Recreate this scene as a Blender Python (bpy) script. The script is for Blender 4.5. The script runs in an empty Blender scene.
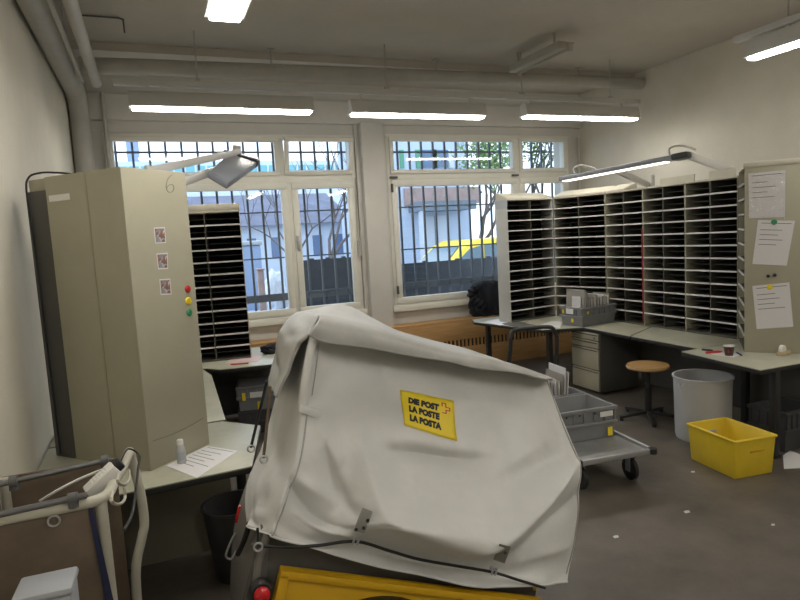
import bpy, bmesh, math, random
from mathutils import Vector, Matrix, noise
random.seed(7)
C = bpy.context.scene.collection
V = Vector
PI = math.pi
# ---------------------------------------------------------------- camera maths (metres; X along the window wall, Y into the room)
F = 610.0; H = 1.7
AX = (Vector((.92401538, -.09089995, .37139303)), Vector((-.37818021, -.07412332, .9227597)), Vector((-.05634992, -.99309765, -.10286765)))
CAM = Vector((0, 0, H))
def ray(x, y):
    c = Vector((x-400, y-300, F))
    return Vector((AX[0].dot(c), AX[1].dot(c), AX[2].dot(c)))
def atz(x, y, z): d = ray(x, y); return CAM + d*((z-H)/d.z)
def aty(x, y, Y): d = ray(x, y); return CAM + d*(Y/d.y)
def atx(x, y, X): d = ray(x, y); return CAM + d*(X/d.x)
def atp(x, y, p, n): d = ray(x, y); return CAM + d*((p-CAM).dot(n)/d.dot(n))
# ---------------------------------------------------------------- materials
def lin(c):
    return tuple((v/12.92 if v <= .04045 else ((v+.055)/1.055)**2.4) for v in c)
def mat(name, rgb, rough=.6, metal=0, var=.0, vscale=6, bump=0, bscale=60, spec=.5, emit=None, estr=0, stretch=(1,1,1)):
    m = bpy.data.materials.new(name); m.use_nodes = True
    nt = m.node_tree; b = nt.nodes['Principled BSDF']
    col = (*rgb, 1)
    b.inputs['Base Color'].default_value = col
    b.inputs['Roughness'].default_value = rough
    b.inputs['Metallic'].default_value = metal
    b.inputs['Specular IOR Level'].default_value = spec
    tc = mp = None
    if var or bump:
        tc = nt.nodes.new('ShaderNodeTexCoord'); mp = nt.nodes.new('ShaderNodeMapping')
        mp.inputs['Scale'].default_value = stretch
        nt.links.new(tc.outputs['Object'], mp.inputs['Vector'])
    if var:
        n = nt.nodes.new('ShaderNodeTexNoise'); n.inputs['Scale'].default_value = vscale; n.inputs['Detail'].default_value = 6
        n.inputs['Roughness'].default_value = .65
        r = nt.nodes.new('ShaderNodeValToRGB')
        r.color_ramp.elements[0].position = .3; r.color_ramp.elements[1].position = .72
        r.color_ramp.elements[0].color = (*[v*(1-var) for v in rgb], 1)
        r.color_ramp.elements[1].color = (*[min(1, v*(1+var)) for v in rgb], 1)
        nt.links.new(mp.outputs['Vector'], n.inputs['Vector']); nt.links.new(n.outputs['Fac'], r.inputs['Fac'])
        nt.links.new(r.outputs['Color'], b.inputs['Base Color'])
    if bump:
        n2 = nt.nodes.new('ShaderNodeTexNoise'); n2.inputs['Scale'].default_value = bscale; n2.inputs['Detail'].default_value = 4
        bp = nt.nodes.new('ShaderNodeBump'); bp.inputs['Strength'].default_value = bump; bp.inputs['Distance'].default_value = .01
        nt.links.new(mp.outputs['Vector'], n2.inputs['Vector']); nt.links.new(n2.outputs['Fac'], bp.inputs['Height'])
        nt.links.new(bp.outputs['Normal'], b.inputs['Normal'])
    if emit:
        b.inputs['Emission Color'].default_value = (*emit, 1); b.inputs['Emission Strength'].default_value = estr
    return m
M = {}
M['wall'] = mat('painted plaster', (.68,.645,.555), .85, var=.05, vscale=2.5, bump=.25, bscale=90)
M['ceil'] = mat('ceiling paint', (.58,.54,.48), .9, var=.06, vscale=1.3, bump=.1, bscale=40)
M['trim'] = mat('window wall paint', (.62,.60,.55), .6, var=.05, vscale=3)
M['pipe'] = mat('painted pipe', (.46,.44,.40), .55, var=.08, vscale=5)
M['frame'] = mat('cream window paint', (.78,.76,.68), .4, var=.03, vscale=8)
M['floor'] = mat('worn dark linoleum', (.118,.101,.082), .48, var=.38, vscale=2.2, bump=.12, bscale=25)
M['iron'] = mat('grille iron', (.09,.10,.12), .5)
M['beige'] = mat('beige grey sheet metal', (.40,.38,.285), .5, var=.05, vscale=4, bump=.03, bscale=20)
M['beige2'] = mat('lighter beige metal', (.55,.52,.42), .5, var=.06, vscale=6)
M['caseside'] = mat('pale grey metal', (.50,.49,.45), .45, var=.05, vscale=5)
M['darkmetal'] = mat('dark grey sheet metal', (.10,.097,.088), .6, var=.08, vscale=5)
M['shelf'] = mat('dark shelf plate', (.035,.034,.032), .5)
M['shelfback'] = mat('dark case back', (.022,.021,.02), .7)
M['strip'] = mat('label strip', (.80,.80,.77), .3)
M['midplate'] = mat('intermediate plate', (.065,.065,.062), .45)
M['divider'] = mat('case divider', (.095,.09,.072), .5)
M['desktop'] = mat('worn laminate desktop', (.435,.43,.335), .35, var=.10, vscale=7)
M['black'] = mat('black rubber edge', (.018,.018,.018), .55)
M['blackmetal'] = mat('black painted steel', (.02,.02,.021), .4)
M['wood'] = mat('oak veneer', (.52,.30,.12), .5, var=.2, vscale=3.5, stretch=(1,6,14))
M['seatwood'] = mat('beech seat', (.43,.26,.10), .35, var=.12, vscale=4, stretch=(1,8,1))
M['ply'] = mat('brown coated plywood', (.155,.115,.078), .55, var=.25, vscale=6, bump=.08, bscale=40)
M['tube'] = mat('cream enamel tube', (.55,.53,.44), .35, var=.06, vscale=12)
M['greyrod'] = mat('grey rod', (.16,.16,.16), .4, metal=.3)
M['foam'] = mat('grey clamp rubber', (.13,.13,.13), .8)
M['crate'] = mat('grey crate plastic', (.215,.22,.225), .5, var=.05, vscale=9)
M['crate2'] = mat('dark crate plastic', (.055,.056,.06), .55)
M['yellowbox'] = mat('yellow box plastic', (.72,.52,.03), .42, var=.06, vscale=7)
M['yellowpaint'] = mat('post yellow paint', (.62,.36,.012), .38, var=.05, vscale=9)
M['yellow'] = mat('yellow sticker', (.86,.66,.02), .45)
M['red'] = mat('red plastic', (.55,.02,.03), .4)
M['tapered'] = mat('dark red tape', (.34,.02,.025), .5)
M['green'] = mat('green plastic', (.03,.25,.10), .4)
M['white'] = mat('white plastic', (.75,.74,.70), .4)
M['paper'] = mat('paper', (.72,.71,.72), .7)
M['paper2'] = mat('envelope paper', (.62,.60,.55), .8, var=.1, vscale=9)
M['ink'] = mat('printed ink', (.10,.10,.11), .8)
M['greybin'] = mat('pale grey bin', (.48,.48,.48), .45, var=.04, vscale=5)
M['lidgrey'] = mat('blue grey plastic', (.42,.44,.47), .4)
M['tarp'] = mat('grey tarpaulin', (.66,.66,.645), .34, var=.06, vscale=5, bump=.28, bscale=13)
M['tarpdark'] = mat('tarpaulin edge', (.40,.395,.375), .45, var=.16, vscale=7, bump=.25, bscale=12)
M['tabgrey'] = mat('tab grey', (.27,.265,.25), .5, var=.1, vscale=30)
M['envelope'] = mat('grey envelope', (.34,.32,.28), .8, var=.1, vscale=9)
M['panelbeige'] = mat('brownish beige panel', (.24,.225,.17), .6, var=.06, vscale=4)
M['rail'] = mat('trailer frame grey', (.085,.08,.072), .5, var=.15, vscale=8)
M['tailgrey'] = mat('tailboard grey', (.19,.18,.165), .5, var=.12, vscale=8)
M['steel'] = mat('galvanised steel', (.50,.51,.52), .35, metal=.7, var=.08, vscale=9)
M['aluminium'] = mat('brushed aluminium plate', (.42,.43,.43), .35, metal=.6, var=.15, vscale=8)
M['lamp_white'] = mat('lamp housing', (.60,.59,.56), .4)
M['lamp_off'] = mat('yellowed lamp housing', (.42,.40,.35), .5)
M['tasklit'] = mat('lit task diffuser', (.8,.8,.78), .4, emit=(1,.94,.82), estr=1.3)
M['tubelight'] = mat('lit diffuser', (.9,.9,.88), .5, emit=(1,.955,.875), estr=17)
M['lampdark'] = mat('lamp end cap', (.05,.055,.06), .35)
M['lampblue'] = mat('task lamp housing', (.30,.325,.37), .35)
M['diffgrey'] = mat('task lamp diffuser', (.45,.47,.51), .3)
M['cloth'] = mat('dark jacket cloth', (.012,.013,.018), .9, bump=.4, bscale=30)
M['cable'] = mat('black cable', (.012,.012,.012), .5)
M['strap'] = mat('navy webbing', (.025,.03,.08), .8)
M['cup'] = mat('dark cup print', (.05,.035,.028), .5)
M['tail'] = mat('red lamp lens', (.62,.015,.02), .15)
M['clear'] = mat('clear bottle plastic', (.55,.57,.57), .15)
M['rosy'] = mat('pink paper', (.66,.50,.50), .8)
M['cardboard'] = mat('kraft tan', (.52,.42,.26), .7)
# outside
M['asphalt'] = mat('asphalt', (.22,.23,.25), .9)
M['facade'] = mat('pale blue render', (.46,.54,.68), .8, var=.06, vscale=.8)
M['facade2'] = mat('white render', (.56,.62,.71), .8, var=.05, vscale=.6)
M['brick'] = mat('brown pink brick', (.36,.26,.24), .8, var=.2, vscale=5)
M['canopy'] = mat('grey canopy', (.16,.20,.26), .6)
M['winglass'] = mat('far window glass', (.12,.18,.30), .2)
M['shutter'] = mat('green shutter', (.10,.30,.20), .6)
M['roofgrey'] = mat('violet grey roof', (.12,.13,.19), .8, var=.3, vscale=2)
M['teal'] = mat('teal glazing', (.16,.42,.48), .3)
M['fence'] = mat('anthracite slat', (.03,.035,.045), .6)
M['caryellow'] = mat('car yellow', (.85,.60,.03), .3)
M['carglass'] = mat('car glass', (.10,.16,.20), .1)
M['cargreen'] = mat('car green stripe', (.05,.55,.12), .4)
M['bark'] = mat('bark', (.12,.10,.10), .9)
M['leaf'] = mat('leaf', (.13,.22,.07), .7, var=.5, vscale=3)
M['sack'] = mat('white sack', (.70,.74,.80), .8)
M['blueplastic'] = mat('blue grey plastic outside', (.25,.33,.48), .6)
def glassmat():
    m = bpy.data.materials.new('window glass'); m.use_nodes = True; nt = m.node_tree
    nt.nodes.remove(nt.nodes['Principled BSDF'])
    t = nt.nodes.new('ShaderNodeBsdfTransparent'); t.inputs['Color'].default_value = (.93,.96,.97,1)
    g = nt.nodes.new('ShaderNodeBsdfGlossy'); g.inputs['Roughness'].default_value = .03
    lw = nt.nodes.new('ShaderNodeLayerWeight'); lw.inputs['Blend'].default_value = .5
    pw = nt.nodes.new('ShaderNodeMath'); pw.operation = 'POWER'; pw.inputs[1].default_value = 4; nt.links.new(lw.outputs['Facing'], pw.inputs[0])
    fr = nt.nodes.new('ShaderNodeMath'); fr.operation = 'MULTIPLY_ADD'; fr.inputs[1].default_value = .5; fr.inputs[2].default_value = .035; nt.links.new(pw.outputs[0], fr.inputs[0])
    mx = nt.nodes.new('ShaderNodeMixShader')
    nt.links.new(fr.outputs[0], mx.inputs[0]); nt.links.new(t.outputs[0], mx.inputs[1]); nt.links.new(g.outputs[0], mx.inputs[2])
    nt.links.new(mx.outputs[0], nt.nodes['Material Output'].inputs['Surface'])
    return m
M['glass'] = glassmat()
def sleeve_mat():
    m = bpy.data.materials.new('clear plastic film'); m.use_nodes = True; nt = m.node_tree
    nt.nodes.remove(nt.nodes['Principled BSDF'])
    t = nt.nodes.new('ShaderNodeBsdfTransparent'); t.inputs['Color'].default_value = (.99,.99,.99,1)
    g = nt.nodes.new('ShaderNodeBsdfGlossy'); g.inputs['Roughness'].default_value = .1
    tc = nt.nodes.new('ShaderNodeTexCoord'); n = nt.nodes.new('ShaderNodeTexNoise'); n.inputs['Scale'].default_value = 14; n.inputs['Detail'].default_value = 3
    b = nt.nodes.new('ShaderNodeBump'); b.inputs['Strength'].default_value = 1; b.inputs['Distance'].default_value = .05
    nt.links.new(tc.outputs['Object'], n.inputs['Vector']); nt.links.new(n.outputs['Fac'], b.inputs['Height']); nt.links.new(b.outputs['Normal'], g.inputs['Normal'])
    mx = nt.nodes.new('ShaderNodeMixShader'); mx.inputs[0].default_value = .06
    nt.links.new(t.outputs[0], mx.inputs[1]); nt.links.new(g.outputs[0], mx.inputs[2]); nt.links.new(mx.outputs[0], nt.nodes['Material Output'].inputs['Surface'])
    return m
# ---------------------------------------------------------------- mesh builder
class MB:
    def __init__(s): s.v = []; s.f = []
    def add(s, vs, fs):
        o = len(s.v); s.v += [tuple(p) for p in vs]; s.f += [tuple(i+o for i in f) for f in fs]; return s
    def hexa(s, p):   # 8 points: bottom 0-3, top 4-7
        return s.add(p, [(3,2,1,0),(4,5,6,7),(0,1,5,4),(1,2,6,5),(2,3,7,6),(3,0,4,7)])
    def box(s, x0, x1, y0, y1, z0, z1):
        return s.hexa([(x0,y0,z0),(x1,y0,z0),(x1,y1,z0),(x0,y1,z0),(x0,y0,z1),(x1,y0,z1),(x1,y1,z1),(x0,y1,z1)])
    def obox(s, p0, p1, w, h, up=(0,0,1)):   # beam from p0 to p1, width w (side), height h (up)
        p0 = V(p0); p1 = V(p1); d = (p1-p0).normalized(); sd = d.cross(V(up)).normalized(); u = sd.cross(d).normalized()
        a = sd*(w/2); b = u*(h/2)
        return s.hexa([p0-a-b, p0+a-b, p1+a-b, p1-a-b, p0-a+b, p0+a+b, p1+a+b, p1-a+b])
    def prism(s, poly, z0, z1):
        n = len(poly)
        return s.add([(x,y,z0) for x,y in poly]+[(x,y,z1) for x,y in poly],
            [tuple(range(n))[::-1], tuple(range(n,2*n))]+[(i,(i+1)%n,(i+1)%n+n,i+n) for i in range(n)])
    def slab(s, pts, t):   # planar polygon extruded by vector t
        n = len(pts); t = V(t)
        return s.add([V(p) for p in pts]+[V(p)+t for p in pts],
            [tuple(range(n))[::-1], tuple(range(n,2*n))]+[(i,(i+1)%n,(i+1)%n+n,i+n) for i in range(n)])
    def tube(s, path, r, seg=10, closed=False, cap=True):
        path = [V(p) for p in path]; n = len(path)
        rr = r if isinstance(r, (list, tuple)) else [r]*n
        prev = None; vs = []
        for i, p in enumerate(path):
            if closed: t = (path[(i+1)%n]-path[i-1])
            else: t = path[min(i+1,n-1)]-path[max(i-1,0)]
            t.normalize()
            if prev is None:
                a = V((0,0,1)) if abs(t.z) < .9 else V((1,0,0)); nn = t.cross(a).normalized()
            else:
                nn = (prev - t*prev.dot(t)); nn = nn.normalized() if nn.length > 1e-6 else prev
            prev = nn; b = t.cross(nn)
            for k in range(seg):
                a = 2*PI*k/seg; vs.append(p + (nn*math.cos(a)+b*math.sin(a))*rr[i])
        fs = []
        for i in range(n if closed else n-1):
            j = (i+1) % n
            for k in range(seg): fs.append((i*seg+k, i*seg+(k+1)%seg, j*seg+(k+1)%seg, j*seg+k))
        if not closed and cap: fs.append(tuple(range(seg))[::-1]); fs.append(tuple(range((n-1)*seg, n*seg)))
        return s.add(vs, fs)
    def lathe(s, prof, c=(0,0,0), seg=32, axis='z'):
        c = V(c); vs = []; n = len(prof)
        for r, z in prof:
            for k in range(seg):
                a = 2*PI*k/seg
                q = V((r*math.cos(a), r*math.sin(a), z))
                if axis == 'y': q = V((q.x, z, q.y))
                if axis == 'x': q = V((z, q.x, q.y))
                vs.append(c+q)
        fs = [(i*seg+k, i*seg+(k+1)%seg, (i+1)*seg+(k+1)%seg, (i+1)*seg+k) for i in range(n-1) for k in range(seg)]
        fs.append(tuple(range(seg))[::-1]); fs.append(tuple(range((n-1)*seg, n*seg)))
        return s.add(vs, fs)
    def grid(s, rows):
        n = len(rows); m = len(rows[0]); vs = [p for r in rows for p in r]
        return s.add(vs, [(i*m+j, i*m+j+1, (i+1)*m+j+1, (i+1)*m+j) for i in range(n-1) for j in range(m-1)])
def obj(name, mb, m, parent=None, bevel=0, label=None, smooth=True, solid=0, loc=None, sub=0):
    me = bpy.data.meshes.new(name); me.from_pydata(mb.v, [], mb.f); me.materials.append(M[m] if isinstance(m, str) else m)
    bm = bmesh.new(); bm.from_mesh(me)
    if not solid: bmesh.ops.recalc_face_normals(bm, faces=bm.faces)
    if bevel:
        es = [e for e in bm.edges if len(e.link_faces) == 2 and e.calc_face_angle(0) > .5]
        bmesh.ops.bevel(bm, geom=es, offset=bevel, segments=2, profile=.5, affect='EDGES', clamp_overlap=True)
    bm.to_mesh(me); bm.free()
    if smooth: me.shade_smooth(); me.set_sharp_from_angle(angle=math.radians(38))
    o = bpy.data.objects.new(name, me); C.objects.link(o)
    if parent: o.parent = parent
    if loc: o.location = loc
    if label: o['label'] = label
    if solid:
        md = o.modifiers.new('thickness', 'SOLIDIFY'); md.thickness = solid; md.offset = 0
    return o
def thing(name, label, cat, loc=(0,0,0), rz=0, group=None):
    o = bpy.data.objects.new(name, None); C.objects.link(o); o.empty_display_size = .05
    o.location = loc; o.rotation_euler = (0,0,rz); o['label'] = label; o['category'] = cat
    if group: o['group'] = group
    return o
def tag(o, label, cat, group=None, kind=None):
    o['label'] = label; o['category'] = cat
    if group: o['group'] = group
    if kind: o['kind'] = kind
    return o
def struct(name, mb, m, label, cat, bevel=0):
    o = obj(name, mb, m, bevel=bevel); o['kind'] = 'structure'; o['label'] = label; o['category'] = cat; return o
def kids(o): return [c for c in C.objects if c.parent == o]
def copy_tree(o, loc=None, rz=None, label=None, group=None):
    def rec(a, par):
        c = a.copy(); C.objects.link(c); c.parent = par
        for k in list(a.children): rec(k, c)
        return c
    r = rec(o, None)
    if loc is not None: r.location = loc
    if rz is not None: r.rotation_euler = (0,0,rz)
    if label: r['label'] = label
    if group: r['group'] = group
    return r
def lerp(a, b, t): return a+(b-a)*t
def catmull(pts, n):
    out = []
    m = len(pts)
    for i in range(m-1):
        p0 = V(pts[max(i-1,0)]); p1 = V(pts[i]); p2 = V(pts[i+1]); p3 = V(pts[min(i+2,m-1)])
        for k in range(n):
            t = k/n
            out.append(.5*((2*p1)+(p2-p0)*t+(2*p0-5*p1+4*p2-p3)*t*t+(3*p1-p0-3*p2+p3)*t**3))
    out.append(V(pts[-1])); return out
# ---------------------------------------------------------------- the room
WL, WR, WB, WF, CH = -.62, 5.62, 7.0, -3.0, 3.5
struct('floor', MB().box(WL-.2, WR+.2, WF-.2, WB+.3, -.15, 0), 'floor', 'dark brown grey worn floor of the sorting room', 'floor')
struct('ceiling', MB().box(WL-.2, WR+.2, WF-.2, WB+.3, CH, CH+.15), 'ceil', 'dim off-white ceiling of the sorting room', 'ceiling')
struct('wall_left', MB().box(WL-.2, WL, WF-.2, WB+.3, 0, CH), 'wall', 'off-white plaster wall on the left', 'wall')
struct('wall_right', MB().box(WR, WR+.2, WF-.2, WB+.3, 0, CH), 'wall', 'off-white plaster wall behind the long row of pigeonholes', 'wall')
struct('wall_front', MB().box(WL, WR, WF-.2, WF, 0, CH), 'wall', 'off-white plaster wall behind the viewer', 'wall')
# back wall with two window openings
W1 = (-.34, 2.33, .82, 2.92); W2 = (2.73, 5.40, .82, 2.94)
b = MB()
b.box(WL, WR, WB, WB+.3, 0, .82); b.box(WL, WR, WB, WB+.3, 2.94, CH)
b.box(WL, W1[0], WB, WB+.3, .82, 2.94); b.box(W1[1], W2[0], WB, WB+.3, .82, 2.94); b.box(W2[1], WR, WB, WB+.3, .82, 2.94); b.box(W1[0], W1[1], WB, WB+.3, 2.92, 2.94)
struct('wall_back', b, 'trim', 'grey-white window wall at the back', 'wall')
struct('trim_1', MB().box(2.39, 2.66, 6.86, WB, 0, 3.05), 'trim', 'off-white pilaster between the two windows', 'pilaster', .01)
struct('trim_2', MB().box(WL, WR, 6.93, WB, 3.04, 3.3), 'trim', 'shallow painted lintel band above both windows', 'lintel', .01)
struct('trim_3', MB().box(2.34, 2.39, 6.95, WB, .0, 3.04).box(2.66, 2.72, 6.95, WB, 0, 3.04), 'trim', 'narrow stepped strips on both sides of the pilaster', 'trim', .004)
struct('trim_4', MB().box(WL, WR, 5.95, 6.25, CH-.07, CH), 'ceil', 'shallow beam across the ceiling near the windows', 'beam')
struct('baseboard_right', MB().box(WR-.015, WR, WF, WB, 0, .09), 'darkmetal', 'dark skirting along the right wall', 'skirting')
struct('baseboard_left', MB().box(WL, WL+.015, WF, WB, 0, .09), 'darkmetal', 'dark skirting along the left wall', 'skirting')
# windows
def ring(b, x0, x1, z0, z1, w, y0, y1):
    b.box(x0, x1, y0, y1, z0, z0+w); b.box(x0, x1, y0, y1, z1-w, z1); b.box(x0, x0+w, y0, y1, z0+w, z1-w); b.box(x1-w, x1, y0, y1, z0+w, z1-w); return b
def window(name, x0, x1, z1, xm, label, handle_x, tilt, xl=None):
    xl = xl or xm
    r = bpy.data.objects.new(name, None); C.objects.link(r); r['kind'] = 'structure'; r['label'] = label; r['category'] = 'window'
    zt = 2.44; z0 = .84
    b = ring(MB(), x0, x1, z0, z1, .05, WB-.03, WB+.1)
    b.box(x0+.05, x1-.05, WB-.03, WB+.1, zt-.07, zt+.03)
    b.box(xl-.035, xl+.035, WB-.03, WB+.1, z0+.05, zt-.07); b.box(xm-.035, xm+.035, WB-.03, WB+.1, zt+.03, z1-.05)
    obj('frame', b, 'frame', r, .006)
    obj('sill', MB().box(x0-.03, x1+.03, WB-.07, WB+.02, z0-.06, z0+.02), 'frame', r, .01)
    k = 0
    for (a0, a1, c0, c1) in ((x0+.05, xl-.035, z0+.05, zt-.07), (xl+.035, x1-.05, z0+.05, zt-.07), (x0+.05, xm-.035, zt+.03, z1-.05), (xm+.035, x1-.05, zt+.03, z1-.05)):
        w = .075 if k < 2 else .05
        yb = WB-.055
        b = ring(MB(), a0-.01, a1+.01, c0-.012, c1+.012, w, yb, yb+.055)
        s = obj('sash', b, 'frame', r, .008)
        g = MB().box(a0-.01+w-.004, a1+.01-w+.004, yb+.02, yb+.026, c0-.012+w-.004, c1+.012-w+.004)
        gl = obj('pane', g, 'glass', s)
        if k == 3 and tilt:
            # hopper sash tilted inwards about its lower edge
            s.location = (0, WB-.055, c0); s.rotation_euler = (math.radians(17), 0, 0)
            for o in (s, gl):
                for v in o.data.vertices: v.co = V((v.co.x, v.co.y-(WB-.055), v.co.z-c0))
        k += 1
    if handle_x:
        hb = MB().box(handle_x-.014, handle_x+.014, WB-.075, WB-.052, 1.62, 1.78); hb.box(handle_x-.011, handle_x+.011, WB-.115, WB-.075, 1.70, 1.725); hb.box(handle_x-.012, handle_x+.012, WB-.118, WB-.098, 1.60, 1.725)
        obj('handle', hb, 'steel', r, .004, label='steel window handle')
    return r
w1 = window('window_1', W1[0], W1[1], W1[3], 1.46, 'left barred window with tilted top sash', 1.575, True, 1.525)
w2 = window('window_2', W2[0], W2[1], W2[3], 4.58, 'right barred window with yellow car outside', None, False)
hb = MB()
for x, z in ((2.80, 2.44), (4.52, 2.44)): hb.box(x-.05, x+.05, WB-.075, WB-.05, z-.035, z-.01)
hb.box(2.765, 2.785, WB-.075, WB-.04, 2.24, 2.34); hb.box(2.765, 2.785, WB-.075, WB-.04, 1.0, 1.1)
obj('hinge', hb, 'darkmetal', w2, .003)
obj('stay_rod', MB().tube([(2.30, WB-.06, 1.55), (2.31, WB-.06, 2.42)], .007).box(2.285, 2.325, WB-.085, WB-.05, 1.50, 1.68), 'pipe', w1, label='grey opener rod')
# window grilles outside
def grille(x0, x1, label):
    r = thing('window_grille', label, 'window bars', ((x0+x1)/2, WB+.42, .84))
    ox = (x0+x1)/2; oz = .84
    n = int(round((x1-x0)/.168))
    for i in range(n+1):
        x = lerp(x0, x1, i/n)-ox
        obj('bar', MB().box(x-.012, x+.012, -.012, .012, -.02, 2.25), 'iron', r)
    for z, h in ((2.79, .022), (2.08, .016), (1.53, .016), (1.05, .09)):
        obj('cross_rail', MB().box(x0-ox-.1, x1-ox+.1, .012, .03, z-oz-h/2, z-oz+h/2), 'iron', r)
    return r
grille(-.42, 2.48, 'dark iron bars outside the left window')
grille(2.72, 5.62, 'dark iron bars outside the right window')
# radiator cover
r = thing('radiator_cover', 'oak radiator casing with dark slotted vent below the windows', 'radiator cover', (2.4, 6.76, 0))
obj('top_board', MB().box(-2.66, 3.08, 0, .22, .60, .625), 'wood', r, .003)
obj('front_board', MB().box(-2.66, 3.08, 0, .022, .37, .60), 'wood', r, .003)
obj('lower_board', MB().box(-2.66, 3.08, 0, .022, .0, .27), 'wood', r, .003)
vb = MB(); vb.box(-2.66, 3.08, .03, .04, .27, .37)
obj('vent_backing', vb, 'black', r)
vb = MB(); x = -2.66
while x < 3.06: vb.box(x, x+.022, .0, .022, .27, .37); x += .055
obj('vent_slats', vb, 'wood', r)
# pipes
def pipe(name, path, rad, label, m='pipe', seg=16, brackets=()):
    o = thing(name, label, 'pipe', path[0])
    p0 = V(path[0])
    obj('pipe_run', MB().tube([V(p)-p0 for p in path], rad, seg), m, o)
    for q, dz in brackets:
        q = V(q)-p0
        obj('bracket', MB().tube([q+V((0,0,rad*.9)), q+V((0,0,dz))], .008, 8).box(q.x-.03, q.x+.03, q.y-.03, q.y+.03, q.z+dz-.01, q.z+dz), m, o)
    return o
arc = [V((-.52, 6.62+.25*math.sin(a), 3.26-.25+.25*math.cos(a))) for a in [PI/2*k/7 for k in range(8)]]
pipe('ventilation_duct', [(-.52, -2.9, 3.26), (-.52, 6.0, 3.26)]+arc+[(-.52, 6.87, .0)], .09, 'thick grey duct along the left wall bending down in the corner', seg=24)
pipe('heating_pipe', [(-.40, 5.84, 3.27), (WR-.005, 5.84, 3.36)], .068, 'long painted pipe across the ceiling in front of the windows', brackets=(((1.2,5.84,3.293),.2),((2.9,5.84,3.32),.175),((4.7,5.84,3.345),.15)))
pipe('ceiling_pipe', [(-.295, -2.9, 3.155), (-.295, 5.95, 3.155)], .042, 'medium pipe along the ceiling running toward the windows', brackets=(((-.295,4.6,3.155),.34),))
pipe('thin_pipe', [(-.405, -2.9, 3.18), (-.405, 6.0, 3.18)], .018, 'thin pipe along the ceiling beside the thick duct', brackets=(((-.405,4.9,3.18),.315),((-.405,2.0,3.18),.315)))
pipe('cable_conduit', [(-.40, 5.3, 3.49), (-.06, 5.3, 3.49), (-.03, 5.32, 3.488), (-.03, 5.62, 3.488)], .006, 'thin dark conduit bent under the ceiling at upper left', m='darkmetal')
pipe('riser_pipe', [(-.30, 6.9, 0), (-.30, 6.9, 3.3)], .02, 'slim vertical pipe in the left corner beside the window')
pipe('corner_pipe', [(5.52, 6.9, 0), (5.52, 6.9, 2.9)], .018, 'slim vertical pipe in the right corner beside the window')
# ---------------------------------------------------------------- lamps
def ceiling_lamp(label, p0, p1, rods=(), w=.13, lit=True):
    p0 = V(p0); p1 = V(p1); c = (p0+p1)/2; L = (p1-p0).length; rz = math.atan2((p1-p0).y, (p1-p0).x)
    r = thing('ceiling_lamp', label, 'lamp', c, rz)
    h = L/2
    prof = [(-.035,.13),(.035,.13),(.05,.10),(w/2+.01,.02),(w/2+.01,.005),(-w/2-.01,.005),(-w/2-.01,.02),(-.05,.10)]
    mb = MB(); n = len(prof)
    mb.add([(-h, y, z) for y, z in prof]+[(h, y, z) for y, z in prof], [tuple(range(n)), tuple(range(n,2*n))[::-1]]+[(i,(i+1)%n,(i+1)%n+n,i+n) for i in range(n)])
    obj('housing', mb, 'lamp_white', r, .004)
    obj('diffuser', MB().box(-h+.02, h-.02, -w/2+.012, w/2-.012, -.016, .004), 'tubelight', r, .008, label='glowing white diffuser')
    return r
LZ = 2.86
ceiling_lamp('lit strip lamp above the left window', (-.05, 5.5, LZ), (1.47, 5.5, LZ))
ceiling_lamp('lit strip lamp in the middle between both windows', (1.82, 5.5, LZ-.01), (3.24, 5.5, LZ-.01))
ceiling_lamp('lit strip lamp above the corner of the right window', (3.65, 5.42, LZ-.01), (5.13, 5.42, LZ-.01))
ceiling_lamp('lit strip lamp nearest overhead, cut off by the top of the photo', (.465, 1.9, LZ+.01), (.465, 3.38, LZ+.01), w=.18)
ceiling_lamp('lit strip lamp at upper right close to the right wall', (4.37, 1.7, LZ+.04), (4.37, 3.44, LZ+.04), w=.11)
ceiling_lamp('lit strip lamp over the aisle on the left behind the viewer', (.465, -1.4, LZ), (.465, .1, LZ), w=.17)
ceiling_lamp('lit strip lamp on the right side behind the viewer', (4.40, -1.4, LZ), (4.40, .1, LZ), w=.17)
ceiling_lamp('lit strip lamp in the centre behind the viewer', (2.4, -1.6, LZ), (2.4, -.1, LZ), w=.17)
r = thing('lamp_rail', 'white suspended rail carrying the row of strip lamps', 'rail', (2.5, 5.5, 3.06))
obj('rail_bar', MB().box(-2.65, 2.75, -.03, .03, -.025, .025), 'lamp_white', r, .004)
for x in (-2.0, -.3, 1.2, 2.35):
    obj('hanger', MB().tube([(x,0,.02),(x,0,.44)], .006, 8).box(x-.02,x+.02,-.02,.02,.02,.05), 'pipe', r)
for x in (-2.4, -1.2, -.55, .6, 1.3, 2.5):
    obj('lamp_bracket', MB().box(x-.015, x+.015, -.012, .012, -.085, -.02), 'lamp_white', r)
for (x, y0, y1, lb) in ((.465, 1.8, 3.5, 'white rail above the overhead strip lamp'), (4.37, 1.6, 3.55, 'white rail above the strip lamp near the right wall')):
    r = thing('lamp_rail', lb, 'rail', (x, (y0+y1)/2, 3.07)); h = (y1-y0)/2
    obj('rail_bar', MB().box(-.03, .03, -h, h, -.02, .03), 'lamp_white', r, .004)
    for y in (-.5, .55):
        obj('hanger', MB().tube([(0,y,.02),(0,y,.47)], .006, 8), 'pipe', r)
        obj('lamp_bracket', MB().box(-.012,.012,y-.015,y+.015,-.06,-.015), 'lamp_white', r)
r = thing('unlit_ceiling_lamp', 'unlit yellowed strip lamp hanging just under the ceiling', 'lamp', (3.66, 5.18, 3.40))
obj('housing', MB().box(-.05, .05, -.42, .42, -.07, 0), 'lamp_off', r, .012)
obj('stem', MB().tube([(0,-.3,-.01),(0,-.3,.1)], .012, 8), 'lamp_off', r); obj('stem', MB().tube([(0,.3,-.01),(0,.3,.1)], .012, 8), 'lamp_off', r)
obj('dead_tube', MB().tube([(.085,-.40,-.06),(.085,.40,-.06)], .018, 12), 'lamp_off', r)
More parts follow.
